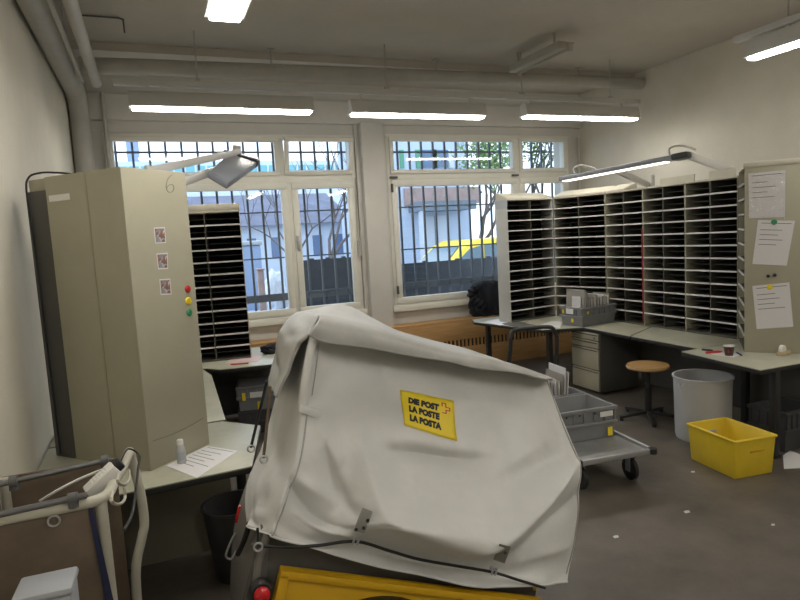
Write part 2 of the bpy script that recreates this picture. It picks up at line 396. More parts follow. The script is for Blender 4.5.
obj('reflector', MB().box(.045,.12,-.44,.44,-.03,-.015).box(.06,.11,-.43,-.40,-.09,-.02).box(.06,.11,.40,.43,-.09,-.02), 'lamp_off', r, .004)
# right task lamp
TL = V((4.03, 5.32, 2.20)); TR = V((4.56, 4.16, 2.285))
r = thing('task_lamp', 'long silver task lamp on a swing arm above the right pigeonholes', 'lamp', TL)
d = (TR-TL).normalized(); sd = d.cross(V((0,0,1))).normalized()
mb = MB(); mb.obox(V((0,0,0)), (TR-TL)-d*.14, .15, .045); obj('lamp_head', mb, 'lampblue', r, .012)
obj('diffuser', MB().obox(V((0,0,-.026))+d*.03, (TR-TL)-d*.2+V((0,0,-.026)), .11, .012), 'tasklit', r, .004, label='softly lit diffuser')
obj('end_cap', MB().obox((TR-TL)-d*.15, (TR-TL), .165, .06), 'lampdark', r, .018, label='black end cap')
for t, q in ((.86, .06), (.12, .05)):
    p = (TR-TL)*t
    obj('bracket', MB().tube(catmull([p+V((0,0,.02)), p+V((-.01,0,.09)), p+d*.08+V((.02,0,.10)), p+d*.2+V((.03,0,.04))], 6), .009, 8), 'lamp_white', r)
P2 = atx(733, 171, 4.86)-TL
obj('swing_arm', MB().obox((TR-TL)-d*.05+V((.02,0,.01)), P2, .03, .07), 'lamp_white', r, .006)
P3 = (TR-TL)*.42
obj('lower_arm', MB().obox(P3+V((.05,0,0)), atx(650,186,4.85)-TL, .03, .06), 'lamp_white', r, .006)
q = atx(652,181,4.85)-TL
obj('post', MB().tube([q+V((0,0,.06)), V((q.x, q.y, 2.05-TL.z))], .025, 14), 'lamp_white', r)
# left task lamp
pa = [aty(207,178,4.1), aty(226.5,190,4.0), aty(255,169,4.45), aty(227,160,4.6)]
cen = sum(pa, V())/4
r = thing('task_lamp', 'blue grey task lamp head on an arm in front of the left window', 'lamp', cen)
nn = (pa[1]-pa[0]).cross(pa[3]-pa[0]).normalized()
if nn.z < 0: nn = -nn
obj('lamp_head', MB().slab([p-cen for p in pa], nn*.055), 'lampblue', r, .012)
inn = [lerp(p, cen, .12)-cen-nn*.004 for p in pa]
obj('diffuser', MB().slab(inn, nn*.006), 'diffgrey', r, .002)
e0 = pa[2]-cen; e1 = pa[3]-cen
obj('end_cap', MB().slab([e0, e1, e1+(e1-(pa[0]-cen)).normalized()*.07, e0+(e0-(pa[1]-cen)).normalized()*.07], nn*.06), 'lampdark', r, .01, label='dark end cap')
A0 = aty(148,171,3.75)-cen
A1 = aty(240,152,4.6)-cen
obj('upper_arm', MB().obox(A0, A1, .03, .045), 'lamp_white', r, .006)
obj('lower_arm', MB().obox(aty(176,184,3.75)-cen, aty(222,168,4.4)-cen, .03, .05), 'lamp_white', r, .006)
obj('joint', MB().tube([aty(236,158,4.6)-cen, aty(237,146,4.6)-cen], .03, 14), 'lamp_white', r)
obj('post', MB().tube([A0+V((0,0,.03)), V((A0.x, A0.y, .668-cen.z))], .016, 12), 'lamp_white', r)
obj('lamp_cable', MB().tube(catmull([aty(226,158,4.5)-cen, aty(224,151,4.5)-cen, aty(228,152,4.5)-cen, aty(230,158,4.5)-cen], 6), .005, 6), 'cable', r)
# ---------------------------------------------------------------- sorting cases
DZ = .665
def sorting_case(label, loc, rz, w, cols, hgt=1.385, depth=.33, mat_side='beige', levels=12, group=None, fine=True):
    r = thing('sorting_case', label, 'pigeonhole case', (loc[0], loc[1], DZ), rz)
    t = .006
    for x in (0, w-t):
        obj('side_panel', MB().box(x, x+t, 0, depth, 0, hgt), mat_side, r, .002)
    obj('back_panel', MB().box(t, w-t, depth-.008, depth, 0, hgt), mat_side, r)
    obj('inner_back', MB().box(t, w-t, depth-.014, depth-.009, .01, hgt-.01), 'shelfback', r)
    obj('top_panel', MB().box(t, w-t, .0, depth-.008, hgt-.018, hgt), 'beige2', r, .002)
    obj('bottom_panel', MB().box(t, w-t, .0, depth-.014, 0, .018), 'divider', r, .002)
    cw = w/cols
    for c in range(1, cols):
        obj('divider', MB().box(c*cw-.005, c*cw+.005, .0, depth-.014, .018, hgt-.018), 'divider', r)
    sp = (hgt-.036)/levels
    for c in range(cols):
        xa = c*cw+(t if c == 0 else .005); xb = (c+1)*cw-(t if c == cols-1 else .005)
        for k in range(1, levels):
            z = .018+k*sp
            s = obj('shelf', MB().box(xa, xb, .004, depth-.014, z-.003, z+.003), 'shelf', r)
            obj('label_strip', MB().box(xa, xb, -.006, .004, z-.0068, z+.0068), 'strip', s)
        if fine:
            for k in range(levels):
                z = .018+(k+.5)*sp
                obj('intermediate_plate', MB().box(xa, xb, .035, depth-.014, z-.002, z+.002), 'midplate', r)
    return r
def ang(dx, dy): return math.atan2(dy, dx)
cA = sorting_case('pigeonhole case at the left end of the right row, beside the window', (3.69, 5.85), ang(.98,.165), .70, 2, mat_side='caseside', depth=.2)
cB = sorting_case('angled pigeonhole case in the far corner behind the letter crate', (4.385, 5.955), ang(.275,-.96), .675, 2)
cC = sorting_case('pigeonhole case with a red tape strip down its right edge', (4.572, 5.296), ang(0,-1), .535, 2)
obj('red_tape', MB().box(.523, .532, -.0085, -.0002, .03, .98), 'tapered', cC, label='red tape strip on the upright')
cC2 = sorting_case('pigeonhole case along the right wall, third of the row from the near end', (4.572, 4.760), ang(0,-1), .518, 2)
cC3 = sorting_case('pigeonhole case along the right wall right next to the near end panel', (4.572, 4.240), ang(0,-1), .545, 2)
cD = sorting_case('pigeonhole case whose side panel carries the three pinned sheets', (4.575, 3.685), ang(-.735,-.678), .55, 1, hgt=1.42, depth=.46)
# lighter boards on top of cases
for c, w in ((cA, .70), (cB, .70), (cC, .265)):
    mb = MB().hexa([(0,.0,1.385),(w,.0,1.385),(w,.19,1.385),(0,.19,1.385),(0,.005,1.40),(w,.005,1.40),(w,.18,1.46),(0,.18,1.46)])
    obj('cover_board', mb, 'beige2', c, .004, label='pale sloping cover board')
obj('label_holder', MB().box(-.004, 0, -.002, .19, 1.28, 1.37), 'lidgrey', cA, label='grey sticker plate')
tp_ = MB().box(0, .62, .02, .035, 1.42, 1.435)
mb = MB(); mb.box(.53, .555, -.01, .49, 1.40, 1.44); obj('top_rail', mb, 'beige2', cD, .003)
def place_card(px0, py0, px1, py1, label):
    a = atx(px0, py1, 4.7); bb = atx(px1, py1, 4.7); z1 = atx((px0+px1)/2, py0, 4.7).z
    r = obj('backing_card', MB().box(0, .012, bb.y-a.y, 0, 0, z1-2.05), 'beige2'); r.location = (4.7, a.y, 2.05)
    tag(r, label, 'board')
place_card(660, 176.5, 694, 187, 'beige card standing on the pigeonholes below the lamp head')
place_card(709, 169.5, 735, 178, 'beige card standing on the pigeonholes next to the end panel')
# left group
A = V((-.09, 3.05)); a_ = V((.74,.67)).normalized(); b_ = V((-.67,.74)).normalized()
o1 = A + a_*.39
lA = sorting_case('tall beige case by the left wall with number and magnets on its side', (o1.x, o1.y), ang(b_.x,b_.y), .235, 1, hgt=1.42, depth=.39)
o2 = o1 + b_*.238
lB = sorting_case('tall beige case by the left wall, seen from its plain back', (o2.x, o2.y), ang(b_.x,b_.y), .29, 1, hgt=1.42, depth=.39)
obj('tape_mark', MB().box(.12, .27, .3901, .3912, 1.30, 1.33), 'strip', lB, label='torn strip of pale tape')
o3 = o2 + b_*.293
lC = sorting_case('dark backed case squeezed against the left wall', (o3.x, o3.y), ang(b_.x,b_.y), .16, 1, hgt=1.36, depth=.385, mat_side='darkmetal')
obj('terminal_box', MB().box(.02,.15,.25,.37,1.36,1.42), 'beige', lC, .004)
wx = lambda x, y, z: V((x,y,z))
obj('power_cable', MB().tube(catmull([(.11,.395,.02),(.115,.395,.5),(.12,.395,1.0),(.135,.395,1.34),(.13,.38,1.43),(.08,.35,1.452),(-.02,.34,1.445),(-.12,.33,1.43)], 8), .005, 8), 'cable', lC, label='black cable looping over the top')
lD = sorting_case('dark open pigeonholes in front of the left window', (.165, 5.78), ang(.99,-.14), .62, 2, hgt=1.36, depth=.3)
obj('cover_board', MB().box(.0,.625,.0,.012,1.36,1.42), 'beige2', lD, .002)
# ---------------------------------------------------------------- desks
def desk(label, poly, legs=(), panels=(), z=DZ, darkp=True):
    cx = sum(p[0] for p in poly)/len(poly); cy = sum(p[1] for p in poly)/len(poly)
    r = thing('desk', label, 'desk', (cx, cy, 0))
    lp = [(x-cx, y-cy) for x, y in poly]
    def shrink(k): return [(x*(1-k/max(.2, math.hypot(x,y))), y*(1-k/max(.2, math.hypot(x,y)))) for x, y in lp]
    obj('tabletop', MB().prism(shrink(.004), z-.006, z), 'desktop', r, .001)
    obj('edge_band', MB().prism(lp, z-.034, z-.006), 'black', r, .003)
    for (x, y) in legs:
        l = obj('leg', MB().box(x-cx-.025, x-cx+.025, y-cy-.025, y-cy+.025, .02, z-.034), 'blackmetal', r, .004)
        obj('foot', MB().box(x-cx-.03, x-cx+.03, y-cy-.03, y-cy+.03, 0, .022), 'black', l, .003)
    for (x0, y0, x1, y1, za, zb) in panels:
        obj('modesty_or_shade_panel', MB().obox((x0-cx, y0-cy, (za+zb)/2), (x1-cx, y1-cy, (za+zb)/2), .02, zb-za), 'darkmetal' if darkp else 'panelbeige', r, .002)
    return r
desk('corner desk under the far pigeonholes carrying the letter crate', [(3.42,6.22),(3.66,5.23),(4.07,5.08),(4.045,4.395),(5.0,4.90),(5.0,6.42),(3.5,6.42)], legs=((3.56,6.15),(4.9,6.3),(4.9,5.0),(3.8,5.3)), panels=((4.95,4.95,4.95,6.3,.12,.6),))
desk('straight desk along the right wall above the stool', [(4.045,4.385),(4.035,3.625),(5.0,3.625),(5.0,4.885)], legs=((4.9,3.7),(4.9,4.75)), panels=((4.62,3.65,4.62,4.85,.06,.62),))
desk('near desk at the right edge carrying the cup', [(3.845,3.615),(3.75,2.855),(4.98,2.83),(4.98,3.615)], legs=((3.95,2.90),(4.42,3.5),(4.9,2.95)), panels=((4.5,2.95,4.5,3.55,.06,.62),))
desk('front left desk with the loose sheet and bottle', [(WL+.01,2.80),(.355,2.86),(.50,3.5),(.31,3.72),(WL+.01,3.72)], legs=((.36,3.45),(-.5,2.9)), panels=((-.6,3.45,.3,3.45,.02,.62),), darkp=False)
desk('left side desk along the left wall', [(WL+.01,3.74),(.33,3.74),(.375,5.14),(.33,5.44),(WL+.01,5.44)], legs=((-.5,5.3),(.27,5.25)), panels=((.27,3.8,.27,5.2,.1,.6),))
desk('back left desk under the dark pigeonholes by the window', [(WL+.01,5.46),(.36,5.46),(.46,5.33),(1.25,5.22),(1.3,6.25),(WL+.01,6.3)], legs=((1.2,5.35),(1.22,6.15),(-.5,6.2)), panels=((-.5,6.22,1.2,6.17,.03,.61),))  # dark panel added at the rear as the shade under this desk
# drawer cabinet
r = thing('drawer_cabinet', 'beige steel drawer cabinet under the corner desk', 'drawer cabinet', (4.055, 4.84, 0))
obj('body', MB().box(.02, .5, 0, .43, .02, .625), 'darkmetal', r, .003)  # body coloured dark to carry the shade beneath the desk
for z0, z1 in ((.55,.62),(.47,.54),(.25,.46),(.03,.24)):
    dr = obj('drawer', MB().box(0, .019, .008, .422, z0, z1), 'beige', r, .004)
    obj('grip', MB().box(-.006, .001, .02, .41, z1-.02, z1-.012), 'divider', dr)
obj('lock', MB().lathe([(.009,-.004),(.009,.0)], (.0,.06,.575), 14, 'x'), 'darkmetal', r)
# stool
r = thing('swivel_stool', 'round wooden swivel stool with black five-arm base', 'stool', (3.90, 4.03, 0))
obj('seat', MB().lathe([(.02,.445),(.15,.445),(.175,.452),(.18,.465),(.172,.48),(.14,.484),(.02,.478)], (0,0,0), 40), 'seatwood', r)
obj('column', MB().lathe([(.03,.05),(.03,.28),(.018,.285),(.018,.44),(.07,.445)], (0,0,0), 20), 'blackmetal', r)
for k in range(5):
    a = 2*PI*k/5+.35
    l = obj('base_arm', MB().obox((0,0,.06), (.26*math.cos(a), .26*math.sin(a), .035), .035, .025), 'blackmetal', r, .004)
    obj('glide', MB().lathe([(.016,0),(.016,.03)], (.245*math.cos(a), .245*math.sin(a), 0), 12), 'black', l)
# grey bin
r = thing('waste_bin', 'tall pale grey round bin beneath the right desk', 'bin', (3.90, 3.46, 0))
obj('body', MB().lathe([(.195,0),(.20,.02),(.21,.48),(.22,.482),(.22,.495),(.205,.495),(.19,.03),(.01,.025)], (0,0,0), 40), 'greybin', r)
obj('handle', MB().tube(catmull([(-.213,.03,.46),(-.228,.0,.43),(-.213,-.03,.46)], 5), .006, 8), 'greybin', r)
# yellow box
r = thing('yellow_box', 'open yellow plastic box on the floor beside the right desk', 'box', (3.40, 2.765, 0), math.radians(-7))
def tub(w0, d0, w1, d1, h, t, fl=.01):
    mb = MB()
    o0 = [(-0,0),(w0,0),(w0,d0),(0,d0)]; ex = (w1-w0)/2; ey = (d1-d0)/2
    o1 = [(-ex,-ey),(w0+ex,-ey),(w0+ex,d0+ey),(-ex,d0+ey)]
    i1 = [(-ex+t,-ey+t),(w0+ex-t,-ey+t),(w0+ex-t,d0+ey-t),(-ex+t,d0+ey-t)]
    i0 = [(t,t),(w0-t,t),(w0-t,d0-t),(t,d0-t)]
    vs = [(x,y,0) for x,y in o0]+[(x,y,h) for x,y in o1]+[(x,y,h) for x,y in i1]+[(x,y,fl) for x,y in i0]
    fs = [(3,2,1,0)]
    for i in range(4):
        j = (i+1) % 4
        fs += [(i,j,j+4,i+4),(i+4,j+4,j+8,i+8),(i+8,j+8,j+12,i+12)]
    fs.append((12,13,14,15))
    return mb.add(vs, fs)
obj('body', tub(.300,.40,.33,.43,.265,.012), 'yellowbox', r, .006)
rim = MB(); ring_pts = [(-.017,-.017),(.317,-.017),(.317,.417),(-.017,.417)]
for i in range(4):
    p = ring_pts[i]; q = ring_pts[(i+1)%4]; rim.obox((p[0],p[1],.256), (q[0],q[1],.256), .018, .014)
obj('rim', rim, 'yellowbox', r, .004)
obj('hand_grip', MB().box(.11,.22,-.0155,-.009,.165,.18), 'yellowpaint', r, .003)
obj('hand_slot', MB().box(.12,.22,.395,.4075,.165,.195), 'lidgrey', r, .006)
# ---------------------------------------------------------------- mail crates
def crate_parts(r, w, d, h, m='crate', label=True, ribs=True):
    t = .012
    obj('body', tub(w-.02, d-.02, w, d, h, t), m, r, .003)
    rb = MB()
    for z in (h-.012, h*.52):
        e = .012
        rb.box(-.01-e, w-.01+e, -.01-e, -.01+.004, z-.012, z+.012); rb.box(-.01-e, w-.01+e, d-.014, d-.01+e, z-.012, z+.012)
        rb.box(-.01-e, -.006, -.01, d-.01, z-.012, z+.012); rb.box(w-.014, w-.01+e, -.01, d-.01, z-.012, z+.012)
    rv = rb; n = 6
    for i in range(n+1):
        x = lerp(0, w-.02, i/n); rv.box(x-.004, x+.004, -.019, -.006, h*.55, h-.02); rv.box(x-.004, x+.004, d-.014, d-.0, h*.55, h-.02)
    for i in range(5):
        y = lerp(0, d-.02, i/4); rv.box(-.019, -.006, y-.004, y+.004, h*.55, h-.02); rv.box(w-.014, w, y-.004, y+.004, h*.55, h-.02)
    obj('rim', rv, m, r, .002, label='ribbed upper rim')
def mail_crate(label, loc, rz, w, d, h, m='crate', group=None):
    r = thing('mail_crate', label, 'crate', loc, rz, group); crate_parts(r, w, d, h, m); return r
# on the corner desk
cr = mail_crate('grey crate full of letters on the corner desk', (4.06, 5.085, DZ), math.radians(8), .50, .30, .20)
obj('yellow_label', MB().box(.05,.075,-.024,-.02,.13,.16), 'yellow', cr)
obj('yellow_label', MB().box(-.025,-.0225,.10,.13,.045,.085), 'yellow', cr)
obj('yellow_label', MB().box(-.025,-.0225,.23,.255,.13,.17), 'yellow', cr)
obj('card_holder', MB().box(-.026,-.0225,.10,.20,.13,.185), 'strip', cr)
def letter(parent_loc, rz, x, y0, w, h, lean, zbase, label, group, m='paper2', t=.007):
    q = Matrix.Rotation(rz, 3, 'Z') @ V((x, y0, zbase))
    o = obj('letter', MB().add([(0,0,0),(t,0,0),(t,w,0),(0,w,0),(lean,0,h),(lean+t,0,h),(lean+t,w,h),(lean,w,h)], [(3,2,1,0),(4,5,6,7),(0,1,5,4),(1,2,6,5),(2,3,7,6),(3,0,4,7)]), m)
    o.location = V(parent_loc)+q; o.rotation_euler = (0,0,rz); return tag(o, label, 'letter', group)
for i in range(20):
    letter((4.06,5.085,DZ), math.radians(8), .14+i*.0160, .02+random.uniform(0,.02), .22, .275+random.uniform(-.02,.035), random.uniform(-.008,.004), .013, 'upright letter in the packed row inside the grey desk crate', 'letters in the desk crate', ('paper2','envelope','paper')[i % 3], .006)
for i in range(3):
    letter((4.06,5.085,DZ), math.radians(8), .035+i*.022, .015, .25, .37-.012*i, .02, .013, 'large envelope sticking up at the left end of the desk crate', 'tall envelopes in the desk crate', 'envelope' if i != 1 else 'paper', .006)
nt_ = obj('cover_slip', MB().box(0,.004,0,.12,0,.14), 'paper'); nt_.location = V((4.06,5.085,DZ))+Matrix.Rotation(math.radians(8),3,'Z') @ V((.0275,.05,.17)); nt_.rotation_euler = (0, math.radians(4), math.radians(8))
tag(nt_, 'white slip leaning on the tall envelopes of the desk crate', 'paper slip')
# trolley with crates
r = thing('platform_trolley', 'low metal platform trolley with a black push handle', 'trolley', (2.345, 3.01, 0), math.radians(-6))
obj('plate', MB().box(0,.545,0,1.2,.22,.23), 'aluminium', r)
fr = MB()
for p, q in (((0,0),(.545,0)),((.545,0),(.545,1.2)),((.545,1.2),(0,1.2)),((0,1.2),(0,0))): fr.obox((p[0],p[1],.233),(q[0],q[1],.233), .022, .036)
obj('frame', fr, 'steel', r, .004)
for x, y in ((0,0),(.545,0),(.545,1.2),(0,1.2)):
    obj('corner_bumper', MB().lathe([(.018,.212),(.028,.216),(.028,.25),(.018,.255)], (x,y,0), 16), 'black', r)
for x, y in ((.08,.14),(.46,.14),(.46,1.06),(.08,1.06)):
    k = obj('caster', MB().lathe([(.06,-.015),(.075,-.012),(.075,.012),(.06,.015)], (x+.02,y,.076), 24, 'x'), 'black', r)
    obj('fork', MB().box(x-.003,x+.001,y-.025,y+.025,.06,.22).box(x+.038,x+.042,y-.025,y+.025,.06,.22).box(x-.003,x+.042,y-.03,y+.03,.2,.22), 'steel', k)
hp = [(.06,1.19,.15),(.15,1.20,.74),(.165,1.205,.85),(.22,1.21,.895),(.50,1.21,.895),(.56,1.205,.85),(.575,1.20,.74),(.525,1.19,.15)]
obj('push_handle', MB().tube(catmull(hp, 6), .017, 12), 'blackmetal', r, label='black tube handle')
RT = Matrix.Rotation(math.radians(-6),3,'Z')
def tro(x, y, z): return V((2.345,3.01,0))+RT @ V((x,y,z))
k1 = mail_crate('empty grey crate on the front part of the trolley', tro(.02,.345,.231), math.radians(-6), .50, .34, .225)
obj('yellow_label', MB().box(.42,.455,-.024,-.0205,.02,.08), 'yellow', k1); obj('card_holder', MB().box(.36,.46,-.026,-.022,.16,.195), 'strip', k1)
holes = MB()
for x in (.1,.2,.32,.42): holes.lathe([(.007,-.0235),(.007,-.0215)], (x,0,.19), 10, 'y')
obj('vent_holes', holes, 'black', k1)
k2 = mail_crate('grey crate holding upright letters in front of the trolley handle', tro(.02,.73,.231), math.radians(-6), .50, .34, .225)
for i in range(13):
    letter(tro(.02,.73,.231), math.radians(-6), .13+i*.019, .03+random.uniform(0,.02), .24, .30+random.uniform(-.02,.05)+(.07 if i > 9 else 0), -.075+i*.009, .013, 'letter fanned out in the crate by the trolley handle', 'letters on the trolley', ('paper2','envelope','paper')[i % 3])
# dark crate under the right desk, sheet on floor
mail_crate('dark grey crate under the near desk at the right edge', (4.09, 2.92, 0), math.radians(2), .36, .28, .30, 'crate2')
mail_crate('dark grey crate under the back left desk, lower of the stacked pair', (.62, 5.55, 0), math.radians(-12), .50, .36, .215, 'crate2')
k = mail_crate('dark grey crate under the back left desk, topmost with white label', (.62, 5.55, .217), math.radians(-12), .50, .36, .225, 'crate')
obj('yellow_label', MB().box(.03,.06,-.024,-.0205,.10,.17), 'yellow', k); obj('yellow_label', MB().box(.16,.19,-.024,-.0205,.01,.08), 'yellow', k); obj('white_label', MB().box(.10,.22,-.026,-.022,.12,.17), 'paper', k)
def sheet(name, px, z, m, label, cat, t=.0015, bevel=0):
    pts = [atz(x, y, z) for x, y in px]; c = sum(pts, V())/len(pts)
    o = obj(name, MB().slab([p-c for p in pts], (0,0,t)), m, bevel=bevel); o.location = c; return tag(o, label, cat)
sheet('cardboard_sheet', [(783,456),(790,451),(803,456),(805,468),(784,469.2)], .001, 'paper', 'white sheet lying on the floor behind the yellow box', 'sheet', .004)
# ---------------------------------------------------------------- things on the desks
def papersheet(pts, n, label, t=.0012, lines=6, m='paper'):
    """pts TL TR BR BL in the world, n = outward normal"""
    c = sum(pts, V())/4
    r = thing('paper_sheet', label, 'paper', c)
    q = [p-c for p in pts]
    obj('sheet', MB().slab(q, n*t), m, r)
    mb = MB()
    random.seed(len(label))
    for i in range(lines):
        v0 = .10+i*.11 if i else .06
        if v0 > .85: break
        u1 = random.uniform(.5,.9) if i else .92
        def P(u, v): return lerp(lerp(q[0],q[1],u), lerp(q[3],q[2],u), v)+n*(t+.0002)
        mb.slab([P(.10,v0),P(u1,v0),P(u1,v0+.012),P(.10,v0+.012)], n*.0004)
    obj('print', mb, 'ink', r, smooth=False)
    return r
pz = [atz(x, y, DZ+.0005) for x, y in ((207,446),(238,451),(197,478),(166,466))]
papersheet(pz, V((0,0,1)), 'white printed sheet lying on the front left desk', lines=8)
# end panel papers (right)
Dx = V((-.735,-.678,0)).normalized(); Dy = V((.678,-.735,0)).normalized(); Pn = Dx
P0 = V((4.575,3.685,0)) + Dx*.5515
for px, lb in ((((748.2,173.5),(785.7,169.8),(785,217),(749,218.5)), 'topmost sheet on the end panel, in a shiny plastic sleeve'),
               (((758,220),(795,220.7),(786.7,265.7),(752.3,264)), 'middle sheet on the end panel under a green magnet'),
               (((752.3,286),(789.3,282.3),(793.3,326.7),(756.7,329)), 'lowest sheet on the end panel under a yellow magnet')):
    rr = papersheet([atp(x, y, P0, Pn) for x, y in px], Pn, lb, .002, 5)
    if 'sleeve' in lb:
        pts = [atp(x, y, P0+Pn*.003, Pn)-rr.location for x, y in ((747.5,172.5),(786.5,168.8),(785.8,218),(748.2,219.5))]
        m2 = sleeve_mat(); obj('plastic_sleeve', MB().slab(pts, Pn*.0006), m2, rr, label='shiny clear sleeve')
def magnet(x, y, p, n, m, rad, label, h=.008):
    c = atp(x, y, p, n); o = thing('magnet', label, 'magnet', c)
    q = n.to_track_quat('Z','Y').to_matrix()
    mb = MB(); mb.lathe([(rad,0),(rad,h*.6),(rad*.8,h),(.001,h)], (0,0,0), 20); mb.v = [tuple(q @ V(v)) for v in mb.v]
    obj('disc', mb, m, o); return o
magnet(774,222, P0+Pn*.002, Pn, 'green', .02, 'green magnet holding the middle sheet')
magnet(769.7,287, P0+Pn*.002, Pn, 'yellow', .02, 'yellow magnet holding the lowest sheet')
magnet(768,276, P0, Pn, 'black', .012, 'black magnet on the end panel, left of two', .016)
magnet(774.5,275, P0, Pn, 'lampdark', .014, 'black magnet on the end panel, right of two', .02)
# stickers (left)
Ln = V((.67,-.74,0)).normalized()
Ln = V((a_.y, -a_.x, 0)).normalized(); L0 = V((A.x, A.y, 0))
pic = bpy.data.materials.new('small photo print'); pic.use_nodes = True
nt = pic.node_tree; tc = nt.nodes.new('ShaderNodeTexCoord'); vo = nt.nodes.new('ShaderNodeTexVoronoi'); vo.inputs['Scale'].default_value = 70
cr_ = nt.nodes.new('ShaderNodeValToRGB'); e = cr_.color_ramp.elements
e[0].color = (.09,.08,.08,1); e[1].color = (.62,.60,.58,1); x = e.new(.35); x.color = (.30,.13,.10,1); x = e.new(.6); x.color = (.25,.30,.34,1)
nt.links.new(tc.outputs['Object'], vo.inputs['Vector']); nt.links.new(vo.outputs['Color'], cr_.inputs['Fac']); nt.links.new(cr_.outputs['Color'], nt.nodes['Principled BSDF'].inputs['Base Color'])
for px, lb in ((((153.6,227.6),(164.7,227),(166,242.8),(155.2,243.8)), 'topmost small photo stuck on the left case'),
               (((156.3,253.6),(167.4,252.6),(168,268.8),(158,269.5)), 'middle small photo stuck on the left case'),
               (((159.3,279.3),(170,278.6),(171.4,294.4),(160.6,295)), 'lowest small photo stuck on the left case')):
    pts = [atp(x, y, L0, Ln) for x, y in px]; c = sum(pts, V())/4
    r = thing('photo_print', lb, 'photo', c); q = [p-c for p in pts]
    obj('print_border', MB().slab(q, Ln*.001), 'paper', r)
    obj('picture', MB().slab([lerp(p, V(), .14)+Ln*.001 for p in q], Ln*.0004), pic, r)
magnet(187.5,289, L0, Ln, 'red', .018, 'red magnet on the left case'); magnet(188,301, L0, Ln, 'yellow', .019, 'yellow magnet on the left case'); magnet(189,312.5, L0, Ln, 'green', .018, 'green magnet on the left case')
six = [(172,175),(168.5,178),(166.6,183),(166.3,188),(168.5,192),(172.5,191.5),(174,187.5),(172,184.5),(168.5,185.5),(166.8,188)]
six = catmull([atp(x, y, L0+Ln*.0008, Ln) for x, y in six], 5)
Mi = lA.matrix_basis.inverted() if False else (Matrix.Translation(lA.location) @ Matrix.Rotation(lA.rotation_euler.z,4,'Z')).inverted()
obj('handwritten_number', MB().tube([Mi @ p for p in six], .0013, 6), 'greyrod', lA, label='number 6 written in pencil')
def inv(o): return (Matrix.Translation(o.location) @ Matrix.Rotation(o.rotation_euler.z,4,'Z')).inverted()
sc = catmull([atp(x, y, L0+Ln*.0006, Ln) for x, y in ((153,441),(170,435),(188,427),(203,418))], 4)
obj('scratch', MB().tube([Mi @ p for p in sc], .0012, 5), 'darkmetal', lA, label='dark scratch near the foot')
# bottle
bp = atz(182, 463, DZ)
r = thing('small_bottle', 'small clear bottle with white cap on the front left desk', 'bottle', bp)
obj('body', MB().lathe([(.018,0),(.021,.004),(.021,.075),(.014,.09),(.013,.095)], (0,0,0), 24), 'clear', r)
obj('label', MB().lathe([(.0213,.02),(.0216,.021),(.0216,.06),(.0213,.061)], (0,0,0), 24), 'lidgrey', r)
obj('cap', MB().lathe([(.015,.093),(.015,.115),(.013,.118)], (0,0,0), 20), 'white', r)
# black waste bin under left desk
r = thing('waste_bin', 'black waste bin under the front left desk', 'bin', (.28, 3.16, 0))
obj('body', MB().lathe([(.11,0),(.115,.01),(.155,.37),(.163,.375),(.163,.385),(.15,.385),(.105,.02),(.01,.015)], (0,0,0), 36), 'crate2', r)
# back left desk stuff
o = obj('pen', MB().tube([(-.07,0,.006),(.07,0,.006),(.085,0,.006)], [.006,.006,.003], 10), 'red'); o.location = atz(239,364.5,DZ); o.rotation_euler = (0,0,math.radians(-14)); tag(o, 'red pen on the back left desk', 'pen')
sheet('pink_slip', [(226,363.5),(232,358),(263,355.5),(258,361.5)], DZ+.0003, 'rosy', 'pinkish slip on the back left desk', 'paper')
def lump(name, c, size, m, label, cat, seed=0, rough=.3, n=40, flat=True):
    mb = MB(); rows = []
    for i in range(n+1):
        th = PI*i/n; row = []
        for j in range(n*2+1):
            ph = 2*PI*(j % (n*2))/(n*2)
            d = V((math.sin(th)*math.cos(ph), math.sin(th)*math.sin(ph), math.cos(th)))
            k = 1+rough*noise.noise(d*1.7+V((seed,0,0)))+rough*.5*noise.noise(d*4.5+V((0,seed,0)))+rough*.25*abs(noise.noise(V((d.x*9,d.y*9,d.z*2))+V((0,0,seed))))
            p = V((d.x*size[0]*k, d.y*size[1]*k, d.z*size[2]*k))
            if flat: p.z = max(p.z, -size[2]*.8)
            row.append(p)
        rows.append(row)
    mb.grid(rows)
    if flat: mb.v = [(a,b2,c2+size[2]*.8) for a,b2,c2 in mb.v]
    o = obj(name, mb, m); o.location = c; return tag(o, label, cat)
p = atz(263, 355, DZ)
lump('cloth_bag', (p.x+.09, p.y+.05, DZ), (.11,.07,.05), 'cloth', 'black crumpled bag on the back left desk', 'bag', 3)
# jacket on radiator cover
jb = MB(); rows = []
for i in range(41):
    t = i/40; z = .46*t; row = []
    for j in range(97):
        ph = 2*PI*(j % 96)/96
        f = 1+.16*math.sin(ph*8+2.5*math.sin(z*9)+z*5)*(1-.4*t)+.22*noise.noise(V((math.cos(ph)*1.5, math.sin(ph)*1.5, z*6)))+.10*noise.noise(V((math.cos(ph)*5, math.sin(ph)*5, z*12)))
        w_ = (.235-.06*t+.05*math.sin(PI*t))*(1 if t < .82 else max(.03, math.sqrt(max(0,1-((t-.82)/.18)**2))))
        row.append(V((w_*math.cos(ph)*f-.05*t, .42*w_*math.sin(ph)*f, z)))
    rows.append(row)
jb.grid(rows)
jr = thing('jacket', 'dark jacket heaped on the casing under the right window', 'jacket', (4.03, 6.87, .626))
obj('jacket_body', jb, 'cloth', jr)
sl_ = MB(); sl_.tube(catmull([(-.10,-.03,.40),(-.26,-.05,.36),(-.31,-.06,.29),(-.24,-.07,.20),(-.15,-.08,.10)], 8), [.05+.012*math.sin(k*1.7) for k in range(33)], 14)
obj('sleeve', sl_, 'cloth', jr)
